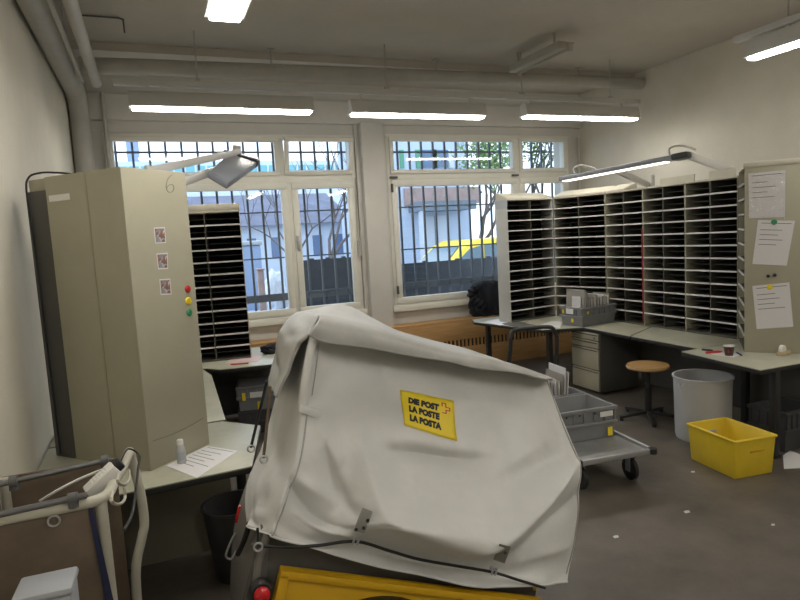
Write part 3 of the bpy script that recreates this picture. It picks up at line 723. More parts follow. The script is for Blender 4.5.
# papers, folder on corner desk
sheet('document_sheet', [(484,321.5),(497,319),(512,322),(500,325.5)], DZ+.0003, 'paper', 'white sheet at the left end of the corner desk', 'paper')
sheet('dark_folder', [(502,324),(515,321.5),(536,325.5),(523,328.5)], DZ+.0003, 'darkmetal', 'dark grey folder on the corner desk in front of the pigeonholes', 'folder', .006, .001)
sheet('address_list', [(540,325),(552,321),(562,322),(560,328)], DZ+.0003, 'paper', 'white sheet beside the letter crate on the corner desk', 'paper')
# cup and stationery
p = atz(729, 355.5, DZ)
r = thing('coffee_cup', 'dark printed paper cup on the near right desk', 'cup', p)
obj('cup_wall', MB().lathe([(.028,0),(.038,.075),(.036,.075),(.026,.006),(.001,.006)], (0,0,0), 28), 'cup', r)
obj('rim', MB().lathe([(.0372,.071),(.0395,.073),(.0395,.079),(.0365,.079),(.036,.073)], (0,0,0), 28), 'white', r)
obj('print_spot', MB().lathe([(.012,0),(.012,.0015)], (-.028,-.022,.04), 14, 'y'), 'red', r)
sheet('note_paper', [(708,352),(722,352.5),(741,354.5),(734,357.5),(712,354.5)], DZ+.0003, 'paper', 'white note under the cup on the near right desk', 'paper')
def bar(name, p, q, rad, m, label, cat):
    p = atz(p[0], p[1], DZ+rad); q = atz(q[0], q[1], DZ+rad)
    o = obj(name, MB().tube([V(), (q-p)*.8, q-p], [rad, rad, rad*.6], 10), m); o.location = p; return tag(o, label, cat)
bar('marker_pen', (702,349.5), (713,350.5), .008, 'black', 'black marker left of the cup', 'pen')
bar('folding_knife', (706,352.5), (722,351.5), .010, 'red', 'red handled tool beside the cup', 'tool')
bar('ballpoint_pen', (737,352.5), (742,355.5), .006, 'strap', 'blue pen right of the cup', 'pen')
p = atz(783, 355, DZ)
r = thing('tape_dispenser', 'beige tape dispenser below the pinned sheets', 'tape dispenser', p, .2)
obj('body', MB().prism([(-.05,-.025),(.06,-.03),(.08,0),(.06,.03),(-.05,.025)], 0, .03), 'cardboard', r, .006)
obj('tape_roll', MB().lathe([(.02,-.012),(.035,-.012),(.035,.012),(.02,.012)], (-.01,0,.042), 24, 'y'), 'white', r)
p = atz(804, 358, DZ)
r = thing('stapler', 'grey stapler at the right edge of the near desk', 'stapler', p, .5)
obj('base', MB().box(-.05,.05,-.015,.015,0,.012), 'lampdark', r, .003); obj('arm', MB().hexa([(-.05,-.012,.016),(.05,-.012,.026),(.05,.012,.026),(-.05,.012,.016),(-.05,-.01,.032),(.05,-.01,.045),(.05,.01,.045),(-.05,.01,.032)]), 'lidgrey', r, .004)
# scraps
for x, y, s, lb in ((616,537,.018,'white paper scrap on the floor nearest the trailer'),(773,525,.012,'white paper scrap on the floor at lower right'),(693,472,.016,'small scrap on the floor left of the yellow box'),(687,512,.02,'faint pale scrap in the middle of the floor')):
    p = atz(x, y, 0)
    o = obj('paper_scrap', MB().prism([(-s,-s*.5),(s*.4,-s*.7),(s,.2*s),(.1*s,s*.6),(-.8*s,s*.4)], .0005, .004), 'paper' if 'faint' not in lb else 'paper2'); o.location = (p.x,p.y,0); tag(o, lb, 'scrap')
# ---------------------------------------------------------------- cart at lower left
R0 = V((-.36, 2.36, 0))
r = thing('tube_frame_cart', 'cream tube frame cart with brown board sides at lower left', 'cart', R0)
CZ = .90; x0c, x1c, y0c, y1c = -.595, -.155, 2.16, 2.60
def rr(pts): return [V(p)-R0 for p in pts]
def roundrect(x0, x1, y0, y1, z, rad, n=6):
    out = []
    for cx, cy, a0 in ((x1-rad,y0+rad,-PI/2),(x1-rad,y1-rad,0),(x0+rad,y1-rad,PI/2),(x0+rad,y0+rad,PI)):
        for k in range(n+1):
            a = a0+PI/2*k/n; out.append((cx+rad*math.cos(a), cy+rad*math.sin(a), z))
    return out
hoop = [(x0c,y0c,CZ),(-.30,y0c,CZ),(-.25,y0c+.003,CZ),(-.215,y0c+.025,CZ),(-.20,y0c+.07,CZ),(-.19,2.30,CZ+.004),(-.165,2.45,CZ+.012),(-.15,2.56,CZ+.018),(-.146,2.595,CZ+.01),(-.142,2.605,CZ-.03),(-.125,2.60,.75),(-.12,2.59,.62),(-.135,2.575,.56),(-.17,2.55,.42),(-.175,2.55,.10)]
obj('top_hoop', MB().tube(rr(catmull(hoop, 4)), .0185, 14), 'tube', r, label='cream tube hoop running down into the far leg')
obj('leg', MB().tube(rr([(-.225,y0c+.02,CZ-.01),(-.225,y0c+.02,.1)]), .0185, 14), 'tube', r)
obj('leg', MB().tube(rr([(x0c+.02,y0c+.02,CZ),(x0c+.02,y0c+.02,.1)]), .017, 14), 'tube', r)
obj('leg', MB().tube(rr([(x0c+.02,y1c-.02,CZ),(x0c+.02,y1c-.02,.1)]), .017, 14), 'tube', r)
for x, y in ((-.225,y0c+.02),(-.175,2.55),(x0c+.02,y0c+.02),(x0c+.02,y1c-.02)):
    obj('caster', MB().lathe([(.03,-.014),(.05,-.012),(.05,.012),(.03,.014)], V((x,y,.05))-R0, 20, 'x'), 'black', r)
def board(p, q, za, zb, nm='board_panel'):
    p = V((p[0],p[1],(za+zb)/2))-R0; q = V((q[0],q[1],(za+zb)/2))-R0
    return obj(nm, MB().obox(p, q, .012, zb-za), 'ply', r, .002)
board((x0c+.01,y0c+.006),(-.245,y0c+.006),.15,CZ-.014); board((x0c+.01,y1c-.01),(-.20,y1c-.01),.15,CZ)
board((x0c,y0c+.04),(x0c,y1c-.04),.15,CZ-.014); board((-.25,y0c+.03),(-.25,y1c-.03),.15,CZ-.25)
obj('base_board', MB().box(x0c-R0.x+.01,-.24-R0.x,y0c-R0.y+.01,y1c-R0.y-.01,.14,.152), 'ply', r)
g = V((atz(54,521,CZ-.06).x, y0c, CZ-.075)); pg = aty(54,521,y0c-.006)
obj('grommet', MB().tube([pg-R0+V((.017*math.cos(a),0,.017*math.sin(a))) for a in [2*PI*k/16 for k in range(16)]], .004, 8, closed=True), 'steel', r, label='metal grommet ring')
obj('strap', MB().slab([aty(x,y,y0c-.008)-R0 for x,y in ((88,508),(93,508),(114,602),(106,602))], (0,-.003,0)), 'strap', r, label='navy blue webbing strap')
nr = [aty(-20,517,y0c+.005), aty(78,496,y0c+.005)]
def lift(p, z): return V((p.x,p.y,z))
n0 = atz(-20,519,CZ+.03); n1 = atz(87,495,CZ+.03)
obj('grey_rod', MB().tube(rr([n0,n1]), .0105, 12), 'greyrod', r)
c0 = lerp(n0,n1,.86)
obj('rod_clamp', MB().tube(rr([c0-V((.014,0,0)),c0+V((.014,0,0))]), .018, 12).tube(rr([c0+V((0,0,-.005)), lift(c0,CZ-.0)]), .016, 10), 'foam', r)
f0 = atz(-20,489,CZ+.03); f1 = atz(112,459,CZ+.03)
obj('grey_rod', MB().tube(rr([f0,f1]), .010, 12), 'greyrod', r)
for t in (.235,.94):
    c0 = lerp(f0,f1,t)
    obj('rod_clamp', MB().tube(rr([c0-V((.012,0,0)),c0+V((.012,0,0))]), .022, 12).tube(rr([c0, lift(c0,CZ)]), .016, 10), 'foam', r)
for px in (((112,492),(112,502),(120,504),(125,498),(124,487)), ((119,473),(118,482),(124,485),(129,479),(129,470))):
    pts = [atx(x,y,x1c+.02) for x,y in px]
    obj('hook', MB().tube(rr(catmull(pts,5)), .0042, 8), 'tube', r, label='bent cream hook')
# power strip
p0 = atz(88,494,CZ-.02); p1 = atz(116,467,CZ+.05)
ps = thing('power_strip', 'white power strip lying on the corner of the tube cart', 'power strip', p0)
obj('strip_body', MB().obox(V(), p1-p0, .07, .045), 'white', ps, .008)
sl = MB(); dd = (p1-p0)
for k in range(6):
    q = dd*(.3+.1*k); s2 = dd.cross(V((0,0,1))).normalized(); up = s2.cross(dd).normalized()
    sl.obox(q-s2*.022+up*.0235, q+s2*.022+up*.0235, .004, .003, up)
obj('vent_slots', sl, 'strip', ps)
obj('plug', MB().obox(dd*.98, dd*1.2, .05, .035), 'black', ps, .008)
obj('black_cable', MB().tube(catmull([dd*1.15, atz(128,449,CZ+.06)-p0, atz(139,455,CZ+.04)-p0, atx(138,470,-.09)-p0, atx(133,510,-.10)-p0, atx(124,530,-.1)-p0], 8), .0035, 8), 'cable', ps)
obj('white_cable', MB().tube(catmull([dd*.8+V((0,0,.02)), atz(82,478,CZ+.02)-p0, atz(60,489,CZ-.0)-p0, atz(40,501,CZ-.04)-p0], 8), .005, 8), 'white', ps)
# grey lidded box
r = thing('lidded_box', 'pale grey lidded plastic box at the lower left corner', 'box', (-.37, 1.98, 0), math.radians(-2))
obj('body', MB().hexa([(-.065,-.055,0),(.065,-.055,0),(.065,.055,0),(-.065,.055,0),(-.072,-.062,.73),(.072,-.062,.73),(.072,.062,.73),(-.072,.062,.73)]), 'lidgrey', r, .01)
obj('lid', MB().box(-.078,.078,-.068,.068,.73,.755), 'lidgrey', r, .01)
# ---------------------------------------------------------------- the trailer
th = math.radians(3.7); ti = math.radians(18)
uh = V((math.cos(th), -math.sin(th), 0)); vv = V((math.sin(th), math.cos(th), 0)); zz = V((0,0,1))
uu = uh*math.cos(ti)-zz*math.sin(ti); ww = uh*math.sin(ti)+zz*math.cos(ti)
TO = V((.45, 1.75, .6))
def tp(x, y, v):
    d = ray(x, y); t = (v-(CAM-TO).dot(vv))/d.dot(vv); p = CAM+d*t-TO
    return V((p.dot(uu), p.dot(vv), p.dot(ww)))
TR_ = bpy.data.objects.new('mail_trailer', None); C.objects.link(TR_); TR_.empty_display_size = .1
TR_.matrix_world = Matrix(((uu.x,vv.x,ww.x,TO.x),(uu.y,vv.y,ww.y,TO.y),(uu.z,vv.z,ww.z,TO.z),(0,0,0,1)))
tag(TR_, 'yellow two-wheeled mail trailer under a grey tarpaulin, tipped onto its drawbar', 'trailer')
face = [
 [(313,332,.20),(350,342,.25),(400,351,.27),(450,358,.28),(500,366,.28),(530,371,.27),(546,377,.24)],
 [(303,403,.13),(345,400,.15),(400,402,.14),(450,408,.13),(500,414,.13),(540,416,.13),(561,418,.14)],
 [(296,458,.06),(338,455,.06),(395,458,.05),(450,465,.04),(505,468,.04),(550,460,.06),(576,455,.08)],
 [(283,498,.02),(328,508,.015),(390,510,-.055),(450,515,-.08),(508,512,-.05),(556,488,-.02),(579.5,474,.04)],
 [(276,520,.01),(322,530,.0),(385,527,-.075),(468,548,-.11),(515,541,-.05),(556,522,.01),(577,515,.05)],
 [(272,531,.01),(318,543,.01),(358,546,.02),(420,560,.03),(494,573,.03),(540,566,.02),(572,556,.045)],
 [(270,536,.0),(319,549,-.005),(362,563,-.01),(420,574,-.015),(482,587,-.015),(530,586,-.01),(567,582,.02)]]
FG = [[tp(*q) for q in row] for row in face]
def cr1(a, b, c, d, t): return .5*((2*b)+(c-a)*t+(2*a-5*b+4*c-d)*t*t+(3*b-a-3*c+d)*t**3)
def surf(G, s, t):
    n = len(G); m = len(G[0]); y = min(max(t,0),1)*(n-1); x = min(max(s,0),1)*(m-1)
    i = min(int(y), n-2); j = min(int(x), m-2); fy = y-i; fx = x-j
    def rowp(k):
        k = min(max(k,0),n-1); R = G[k]
        return cr1(R[max(j-1,0)], R[j], R[j+1], R[min(j+2,m-1)], fx)
    return cr1(rowp(i-1), rowp(i), rowp(i+1), rowp(i+2), fy)
def base_st(px, py):
    best = (0,0); bd = 1e9; lo = [0,1,0,1]
    for it in range(5):
        for i in range(13):
            for j in range(13):
                a = lerp(lo[0],lo[1],i/12); b2 = lerp(lo[2],lo[3],j/12)
                p = surf(FG,a,b2); w_ = TO+uu*p.x+vv*p.y+ww*p.z-CAM
                c = [sum(AX[q][k]*w_[q] for q in range(3)) for k in range(3)]
                d = (400+F*c[0]/c[2]-px)**2+(300+F*c[1]/c[2]-py)**2
                if d < bd: bd = d; best = (a,b2)
        ds = (lo[1]-lo[0])/5; dt = (lo[3]-lo[2])/5
        lo = [max(0,best[0]-ds),min(1,best[0]+ds),max(0,best[1]-dt),min(1,best[1]+dt)]
    return best
FOLDS = []
# (from, to, half width in the fold's own units, height towards the viewer): cloth pulled into ridges and valleys
for a, b2, wd, hh in (((318,425),(354,500),.030,.020), ((324,440),(336,492),.028,-.016), ((288,478),(346,530),.035,-.022), ((280,470),(330,500),.03,.012), ((358,432),(400,526),.05,.028), ((340,470),(360,520),.03,-.014),
        ((392,451),(474,461),.030,-.024), ((398,440),(490,452),.035,.014), ((405,478),(432,496),.03,-.012), ((574,462),(482,551),.05,.035), ((577,492),(508,556),.045,-.03), ((566,545),(520,560),.03,.012),
        ((378,362),(388,384),.035,-.02), ((495,376),(505,398),.035,-.018), ((345,360),(420,372),.03,.012), ((425,395),(540,405),.04,.014), ((470,480),(545,440),.05,.012), ((300,515),(356,540),.025,.012)):
    FOLDS.append((base_st(*a), base_st(*b2), wd*.8, hh*1.45))
def fold(s, t):
    k = 0
    for (a0,a1),(b0,b1),wd,hh in FOLDS:
        asp = .85
        dx = (b0-a0); dy = (b1-a1)*asp; L2 = dx*dx+dy*dy; px = s-a0; py = (t-a1)*asp
        q = (px*dx+py*dy)/L2; qc = min(max(q,0),1); d = math.hypot(px-qc*dx, py-qc*dy)
        if d < wd*2.5: k += hh*math.exp(-(d/wd)**1.5)*(.35+.65*math.sin(PI*min(max(qc,.08),.92)))
    return k
def wr(s, t):   # cloth wrinkles
    k = .014*noise.noise(V((s*5, t*4, 1.3)))+.009*noise.noise(V((s*3+t*5, s*9-t*3, 4.1)))
    k -= fold(s, t)
    d4 = (t-.16)
    k += .022*math.exp(-(d4/.05)**2)*(.5+.5*math.sin(s*23))*.6
    return V((0, k*min(1,t*6), 0))
def FS(s, t): return surf(FG, s, t)+wr(s, t)
NS, NT = 210, 156
cover = obj('tarpaulin_cover', MB().grid([[FS(j/NS, i/NT) for j in range(NS+1)] for i in range(NT+1)]), 'tarp', TR_, solid=.004)
# left end of the cover
endb = [(292,330,.74),(276,398,.66),(264,452,.50),(254,492,.36),(250,512,.30),(248,521,.27),(247.5,524,.27)]
EB = [tp(*q) for q in endb]
rows = []
N2 = 40
def colp(P, t):
    y = t*(len(P)-1); i = min(int(y), len(P)-2); f = y-i
    return cr1(P[max(i-1,0)], P[i], P[i+1], P[min(i+2,len(P)-1)], f)
for i in range(NT+1):
    t = i/NT; a = FS(0, t); bq = colp(EB, t)
    row = []
    for j in range(N2+1):
        k = j/N2; p = lerp(bq, a, k)
        p = p+V((-.02*math.sin(PI*k)*(.3+t)+.008*noise.noise(V((k*4,t*7,2)))*math.sin(PI*k), 0, 0))
        row.append(p)
    row = [V((bq.x+.05*k2*k2, lerp(.75, bq.y, 1-k2), bq.z)) for k2 in (1,.75,.5,.25)]+row
    rows.append(row)
obj('cover_end', MB().grid(rows), 'tarp', TR_, solid=.004)
# right end and back of the cover (not seen from the front)
rows = []
for i in range(0, NT+1, 6):
    t = i/NT; a = FS(1, t)
    bq = V((a.x-.01, .78-.06*t*0, a.z+.0)); rows.append([lerp(a, bq, j/12) + V((.02*math.sin(PI*j/12),0,0)) for j in range(13)])
rt = obj('cover_end', MB().grid(rows), 'tarp', TR_, solid=.004)
rows2 = []
for i in range(0, NT+1, 6):
    t = i/NT; a = FS(1, t); a2 = V((a.x-.01,.78,a.z)); b2 = colp(EB, t)+V((.05,.0,0)); b2.y = .75; rows2.append([lerp(a2, b2, j/12) for j in range(13)])
obj('cover_back', MB().grid(rows2), 'tarp', TR_, solid=.004)
# roof flap
N0_ = [(308,336,.165),(322,342,.165),(369,349,.165),(420,358,.165),(460,365,.165),(500,371.5,.165),(535,377.5,.165),(548,380.5,.165)]
N_ = [(x,y,.12) for x,y,z_ in N0_]
R_ = [(319,317,.23),(337,319,.23),(372,327,.23),(420,341,.23),(462,352,.23),(502,362,.23),(535,372,.23),(548,378,.23)]
rN = [tp(*q) for q in N_]; rR = [tp(*q) for q in R_]
rMid = []; rBk = []
mids = [(308,317,.5),(332,315,.5),(362,322,.5)]; bks = [(296,314,.76),(332,306.5,.76),(357,311,.76),(381,325,.76)]
for i, p in enumerate(rR):
    rMid.append(tp(*mids[i]) if i < len(mids) else V((p.x, .5, p.z-.012)))
    rBk.append(tp(*bks[i]) if i < len(bks) else V((p.x, .77, p.z-.02)))
rLow = [V((p.x, .80, p.z-.12)) for p in rBk]
FL = [[p+V((0,.012,-.0)) for p in rN], [lerp(a,b,.5)+V((0,-.022,.004)) for a, b in zip(rN, rR)], rR, rMid, rBk, rLow]
def fl(s, t):
    p = surf(FL, s, t); return p+V((0, .006*noise.noise(V((s*9,t*5,7))), .008*noise.noise(V((s*7,t*4,3)))))
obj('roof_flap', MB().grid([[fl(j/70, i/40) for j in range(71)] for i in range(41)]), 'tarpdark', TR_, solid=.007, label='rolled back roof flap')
hn = [(319,317,.23),(308,335,.175),(298,348,.18),(288,372,.19),(277,398,.21)]
hf = [(296,314,.76),(289,321,.75),(281,335,.74),(274,359,.70),(268.5,384,.64)]
hn = [tp(*q) for q in hn]; hf = [tp(*q) for q in hf]
rows = []
for i in range(31):
    t = i/30; a = colp(hn, t); b2 = colp(hf, t)
    rows.append([lerp(b2, a, j/24)+V((-.035*math.sin(PI*j/24)*math.sin(PI*min(1,t*1.2+.05))+.008*noise.noise(V((j/6,t*6,9))), 0, .012*math.sin(PI*j/24)*(1-t))) for j in range(25)])
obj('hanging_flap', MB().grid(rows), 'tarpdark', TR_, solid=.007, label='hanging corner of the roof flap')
# pole, seam, crease edges
obj('corner_pole', MB().tube(catmull([tp(316,330,.185), tp(311,350,.165), tp(306,380,.14), tp(302.5,407,.125)], 5), .0155, 14), 'tarp', TR_, label='pale corner pole')
obj('corner_fold', MB().slab([tp(300,404,.108), tp(323,411,.118), tp(320,420,.11), tp(299,412,.10)], (0,.01,0)), 'tarp', TR_, .003)
seam = [tp(320,340,.178), tp(317,375,.15), tp(314,406,.112)]
obj('seam', MB().tube([FS(.045, .02+k*.013)+V((0,-.004,0)) for k in range(11)], .002, 6), 'tarpdark', TR_)
sm = []
for k in range(25):
    t = lerp(.19, .99, k/24); sm.append(FS(lerp(.035,.008,k/24), t)+V((-.002,-.004,0)))
obj('seam', MB().tube(sm, .0028, 6), 'tarpdark', TR_)
obj('seam', MB().tube([FS(.985, .02+k*.038)+V((.0,-.004,0)) for k in range(25)], .0025, 6), 'tarpdark', TR_)
obj('hem', MB().tube([FS(k/60, .995)+V((0,-.003,0)) for k in range(61)], .004, 8), 'tarp', TR_)
obj('crease', MB().tube([tp(x,y,v) for x,y,v in ((367,459,.043),(363,474,.038),(358,492,.018))], [.001,.0025,.001], 6), 'rail', TR_, label='dark slit in the tarpaulin')
# logo patch and lettering lie on the tarpaulin
def find_st(px, py):
    # solve for (s,t) whose surface point projects to the pixel
    best = (0,0); bd = 1e9
    def pr(p):
        w_ = TO+uu*p.x+vv*p.y+ww*p.z-CAM
        c = V((sum(AX[i][0]*w_[i] for i in range(3)), sum(AX[i][1]*w_[i] for i in range(3)), sum(AX[i][2]*w_[i] for i in range(3))))
        return 400+F*c.x/c.z, 300+F*c.y/c.z
    lo = [0,1,0,1]; 
    for it in range(7):
        for i in range(13):
            for j in range(13):
                s = lerp(lo[0],lo[1],i/12); t = lerp(lo[2],lo[3],j/12)
                a, b3 = pr(FS(s,t)); d = (a-px)**2+(b3-py)**2
                if d < bd: bd = d; best = (s,t)
        ds = (lo[1]-lo[0])/5; dt = (lo[3]-lo[2])/5
        lo = [max(0,best[0]-ds),min(1,best[0]+ds),max(0,best[1]-dt),min(1,best[1]+dt)]
    return best
LQ = [find_st(*q) for q in ((399.8,390.3),(453.5,401.4),(456.6,441.2),(404.3,425.8))]
def LG(a, b3, e):   # a across 0..1, b3 down 0..1
    s = lerp(lerp(LQ[0][0],LQ[1][0],a), lerp(LQ[3][0],LQ[2][0],a), b3); t = lerp(lerp(LQ[0][1],LQ[1][1],a), lerp(LQ[3][1],LQ[2][1],a), b3)
    p = FS(s,t); n = (FS(s+.01,t)-p).cross(FS(s,t+.01)-p).normalized()
    if n.y > 0: n = -n
    return p+n*e
patch = obj('logo_patch', MB().grid([[LG(j/16, i/12, .0045) for j in range(17)] for i in range(13)]), 'yellow', cover, solid=.0016, label='yellow patch with black lettering and a red cross emblem')
def text_mesh(txt):
    cu = bpy.data.curves.new('lettering', 'FONT'); cu.body = txt; cu.size = 1; cu.shear = .12; cu.offset = .085; cu.resolution_u = 3; cu.space_character = 1.02
    ob = bpy.data.objects.new('lettering', cu); C.objects.link(ob); bpy.context.view_layer.update()
    dg = bpy.context.evaluated_depsgraph_get(); me = bpy.data.meshes.new_from_object(ob.evaluated_get(dg))
    bpy.data.objects.remove(ob); bpy.data.curves.remove(cu)
    bm = bmesh.new(); bm.from_mesh(me); bmesh.ops.triangulate(bm, faces=bm.faces)
    bmesh.ops.subdivide_edges(bm, edges=[e for e in bm.edges if e.calc_length() > .25], cuts=2, use_grid_fill=False); bmesh.ops.triangulate(bm, faces=bm.faces)
    vs = [v.co.copy() for v in bm.verts]; bm.verts.index_update(); fs = [tuple(v.index for v in f.verts) for f in bm.faces]; bm.free(); bpy.data.meshes.remove(me)
    return vs, fs
for txt, a0, a1, bb in (('DIE POST', .13, .70, .335), ('LA POSTE', .12, .70, .575), ('LA POSTA', .11, .71, .825)):
    vs, fs = text_mesh(txt); mx = max(v.x for v in vs); mn = min(v.x for v in vs); cap = max(v.y for v in vs)
    hgt = .168
    mb = MB(); mb.add([LG(lerp(a0,a1,(v.x-mn)/(mx-mn)), bb-hgt*v.y/cap, .0062) for v in vs], fs)
    obj('lettering', mb, 'black', cover, smooth=False, label='black word line '+txt)
def stroke(pts, w):
    mb = MB()
    for (x0,y0),(x1,y1) in zip(pts[:-1], pts[1:]):
        L = math.hypot(x1-x0,y1-y0); dx = (x1-x0)/L*w*.5; dy = (y1-y0)/L*w*.5
        X0, Y0, X1, Y1 = x0-dx, y0-dy, x1+dx, y1+dy
        mb.add([LG(X0-dy, Y0+dx, .0062), LG(X1-dy, Y1+dx, .0062), LG(X1+dy, Y1-dx, .0062), LG(X0+dy, Y0-dx, .0062)], [(0,1,2,3)])
    return mb
cx = [(.755,.19),(.755,.115),(.825,.115),(.825,.21),(.90,.21),(.90,.29),(.825,.29),(.825,.375),(.755,.375)]
obj('cross_emblem', stroke(cx, .022), 'red', cover, smooth=False, label='open red cross outline')
# bungee cord and buckles
bpts = [tp(258,546,-.005), tp(290,547,-.01), tp(318,545.5,-.012), tp(356,541.5,-.022), tp(390,551,-.02), tp(420,559.5,-.02), tp(460,566.5,-.02), tp(494,572.5,-.015), tp(520,580.5,-.02), tp(545,588,-.012)]
obj('bungee_cord', MB().tube(catmull(bpts, 6), .0048, 10), 'cable', TR_, label='black elastic cord')
obj('bungee_cord', MB().tube(catmull([tp(257.5,528,-.004), tp(258,538,-.006), tp(258,546,-.006)], 5), .004, 8), 'cable', TR_)
obj('bungee_cord', MB().tube(catmull([tp(267,381,.19), tp(259,414,.3), tp(251,447,.35)], 5), .005, 8), 'cable', TR_)
obj('bungee_cord', MB().tube(catmull([tp(270,386,.18), tp(267,424,.2), tp(263.5,458,.2)], 5), .005, 8), 'ply', TR_)
for q in ((251,448,.35),(258,546,-.008),(263.5,459,.2)):
    c = tp(*q); obj('ring', MB().tube([c+V((.012*math.cos(a),-.006,.012*math.sin(a))) for a in [2*PI*k/14 for k in range(14)]], .0032, 8, closed=True), 'steel', TR_)
for (px, hl) in ((((352,528),(361,505),(371,509),(363,531)), ((365.5,517),(361.5,524.5),(354,526))), (((491,557),(497,541),(508,544),(502,561)), ((501.5,549),(499,556)))):
    pts = []
    for x, y in px:
        s, t = find_st(x, y); p = FS(s,t); pts.append(p+V((0,-.016,0)))
    tb = obj('tab', MB().slab(pts, (0,-.004,0)), 'tabgrey', TR_, .002, label='grey eyelet tab')
    for x, y in hl:
        s, t = find_st(x, y); c = FS(s,t)+V((0,-.0235,0)); obj('eyelet', MB().lathe([(.0055,-.003),(.0055,0)], c, 12, 'y'), 'black', tb)
for q in ((356,537,-.028),(494,568,-.022)):
    c = tp(*q); bk = MB().box(c.x-.014,c.x+.014,c.y-.006,c.y+.004,c.z-.008,c.z+.004); bk.tube([c+V((-.006,-.004,-.022)),c+V((-.006,-.008,.004))], .004, 8); bk.tube([c+V((.008,-.004,-.022)),c+V((.008,-.008,.004))], .004, 8)
    obj('buckle', bk, 'steel', TR_, .001)
# body
yl = tp(281,569,.0); yb = tp(273,602,.0)
BX1 = .74
obj('side_panel', MB().hexa([(yl.x,.0,-.30),(BX1,.0,-.30),(BX1,.03,-.30),(yl.x,.03,-.30),(yl.x,0,yl.z),(BX1,.0,yl.z-.035),(BX1,.03,yl.z-.035),(yl.x,.03,yl.z)]), 'yellowpaint', TR_, .006, label='yellow side panel')
e = MB(); e.obox((yl.x,-.006,yl.z-.012),(BX1,-.006,yl.z-.047), .016, .024); e.obox((yl.x+.014,-.006,yl.z-.01),(yl.x+.014,-.006,-.3), .016, .028, (1,0,0))
obj('panel_rim', e, 'yellowpaint', TR_, .004)
rl = tp(258,552,.02)
obj('frame_rail', MB().hexa([(rl.x,.03,-.3),(BX1,.03,-.3),(BX1,.07,-.3),(rl.x,.07,-.3),(rl.x,.055,.17),(BX1,.055,.13),(BX1,.085,.13),(rl.x,.085,.17)]), 'rail', TR_, .004, label='dark grey side rail')
def ext(a, b2, k): return a+(b2-a)*k
na = tp(262,532,.03); nb = tp(254,602,.03)
nb = ext(na, nb, 1.5)
far = [tp(250,480,.70), tp(241,506,.70), tp(236,530,.70), tp(234,550,.70), tp(232,602,.70)]; far.append(ext(far[3], far[4], 1.6))
fa = far[0]; fb = far[-1]
near = [na+V((.05,0,.06)), na+V((.04,0,.03)), na+V((.02,0,0)), ext(na,nb,.3), ext(na,nb,.667), nb]
mb = MB(); mb.grid([[lerp(a,b2,k/6) for k in range(7)] for a, b2 in zip(near, far)])
obj('tailboard', mb, 'tailgrey', TR_, solid=.02, label='grey tailboard with red reflectors')
obj('corner_post', MB().obox(na+V((.02,.03,-.05)), nb+V((.02,.0,0)), .03, .03, (0,1,0)), 'rail', TR_, .004)
obj('front_panel', MB().box(BX1-.02,BX1,.05,.72,-.3,.2), 'yellowpaint', TR_, .004); obj('side_panel', MB().box(fa.x+.06,BX1,.70,.73,-.3,.15), 'yellowpaint', TR_, .004); obj('floor_pan', MB().box(rl.x+.06,BX1,.03,.74,-.31,-.29), 'rail', TR_)
tl = tp(261.5,592,-.004)
k = obj('tail_lamp', MB().lathe([(.035,.02),(.035,-.005),(.03,-.012)], tl, 24, 'y'), 'black', TR_)
obj('lens', MB().lathe([(.024,-.010),(.024,-.018),(.016,-.027),(.004,-.03)], tl, 24, 'y'), 'tail', k, label='red tail lamp lens')
for x, y, v, sz in ((240.5,514,.66,(.016,.012,.035)),(248.5,495,.66,(.012,.01,.02)),(239.5,595,.55,(.016,.02,.032))):
    c = tp(x, y, v); obj('reflector', MB().box(c.x-sz[0],c.x+sz[0],c.y-sz[1],c.y+sz[1],c.z-sz[2],c.z+sz[2]), 'tail', TR_, .005, label='red reflector')
obj('rubber_strip', MB().tube(catmull([tp(250,522,.22), tp(244,541,.24), tp(238,554,.28)], 4), .009, 8), 'cable', TR_)
obj('wire_hook', MB().tube(catmull([tp(235,533,.55), tp(229,546,.55), tp(226,556,.55), tp(231,559,.55), tp(236,551,.55)], 5), .0045, 8), 'steel', TR_)
# wheels: under the yellow side
wc = V((.17,0,-.285)); gz = None
wz = (TO+uu*wc.x+ww*wc.z).z
rad = wz
for y, nm in ((-.035,'wheel'),(.79,'wheel')):
    k = obj('wheel', MB().lathe([(rad-.07,-.025),(rad-.02,-.03),(rad-.004,-.02),(rad,0),(rad-.004,.02),(rad-.02,.03),(rad-.07,.025)], (wc.x,y,wc.z), 48, 'y'), 'black', TR_)
    obj('rim', MB().lathe([(.02,-.03),(rad-.07,-.02),(rad-.07,.02),(.02,.03)], (wc.x,y,wc.z), 36, 'y'), 'steel', k)
    ar = [V((wc.x+(rad+.02)*math.cos(a), y, wc.z+(rad+.02)*math.sin(a))) for a in [PI*(.12+.76*i/20) for i in range(21)]]
    m2 = MB(); m2.grid([[p+V((0,-.04,0)) for p in ar],[p+V((0,.04,0)) for p in ar]]); obj('mudguard', m2, 'black', TR_, solid=.006)
obj('axle', MB().tube([(wc.x,-.03,wc.z),(wc.x,.79,wc.z)], .018, 12), 'rail', TR_)
# drawbar down to the floor
hx = 1.0
def t2w(p): return TO+uu*p[0]+vv*p[1]+ww*p[2]
db = V((.8,.37,-.25))
# find the point along +u where the drawbar reaches the floor
du = (t2w(db).z-.02)/math.sin(ti)
obj('drawbar', MB().tube([db-V((.3,0,0)), db+V((max(.05,min(du,.6)),0,0))], .02, 12), 'rail', TR_)
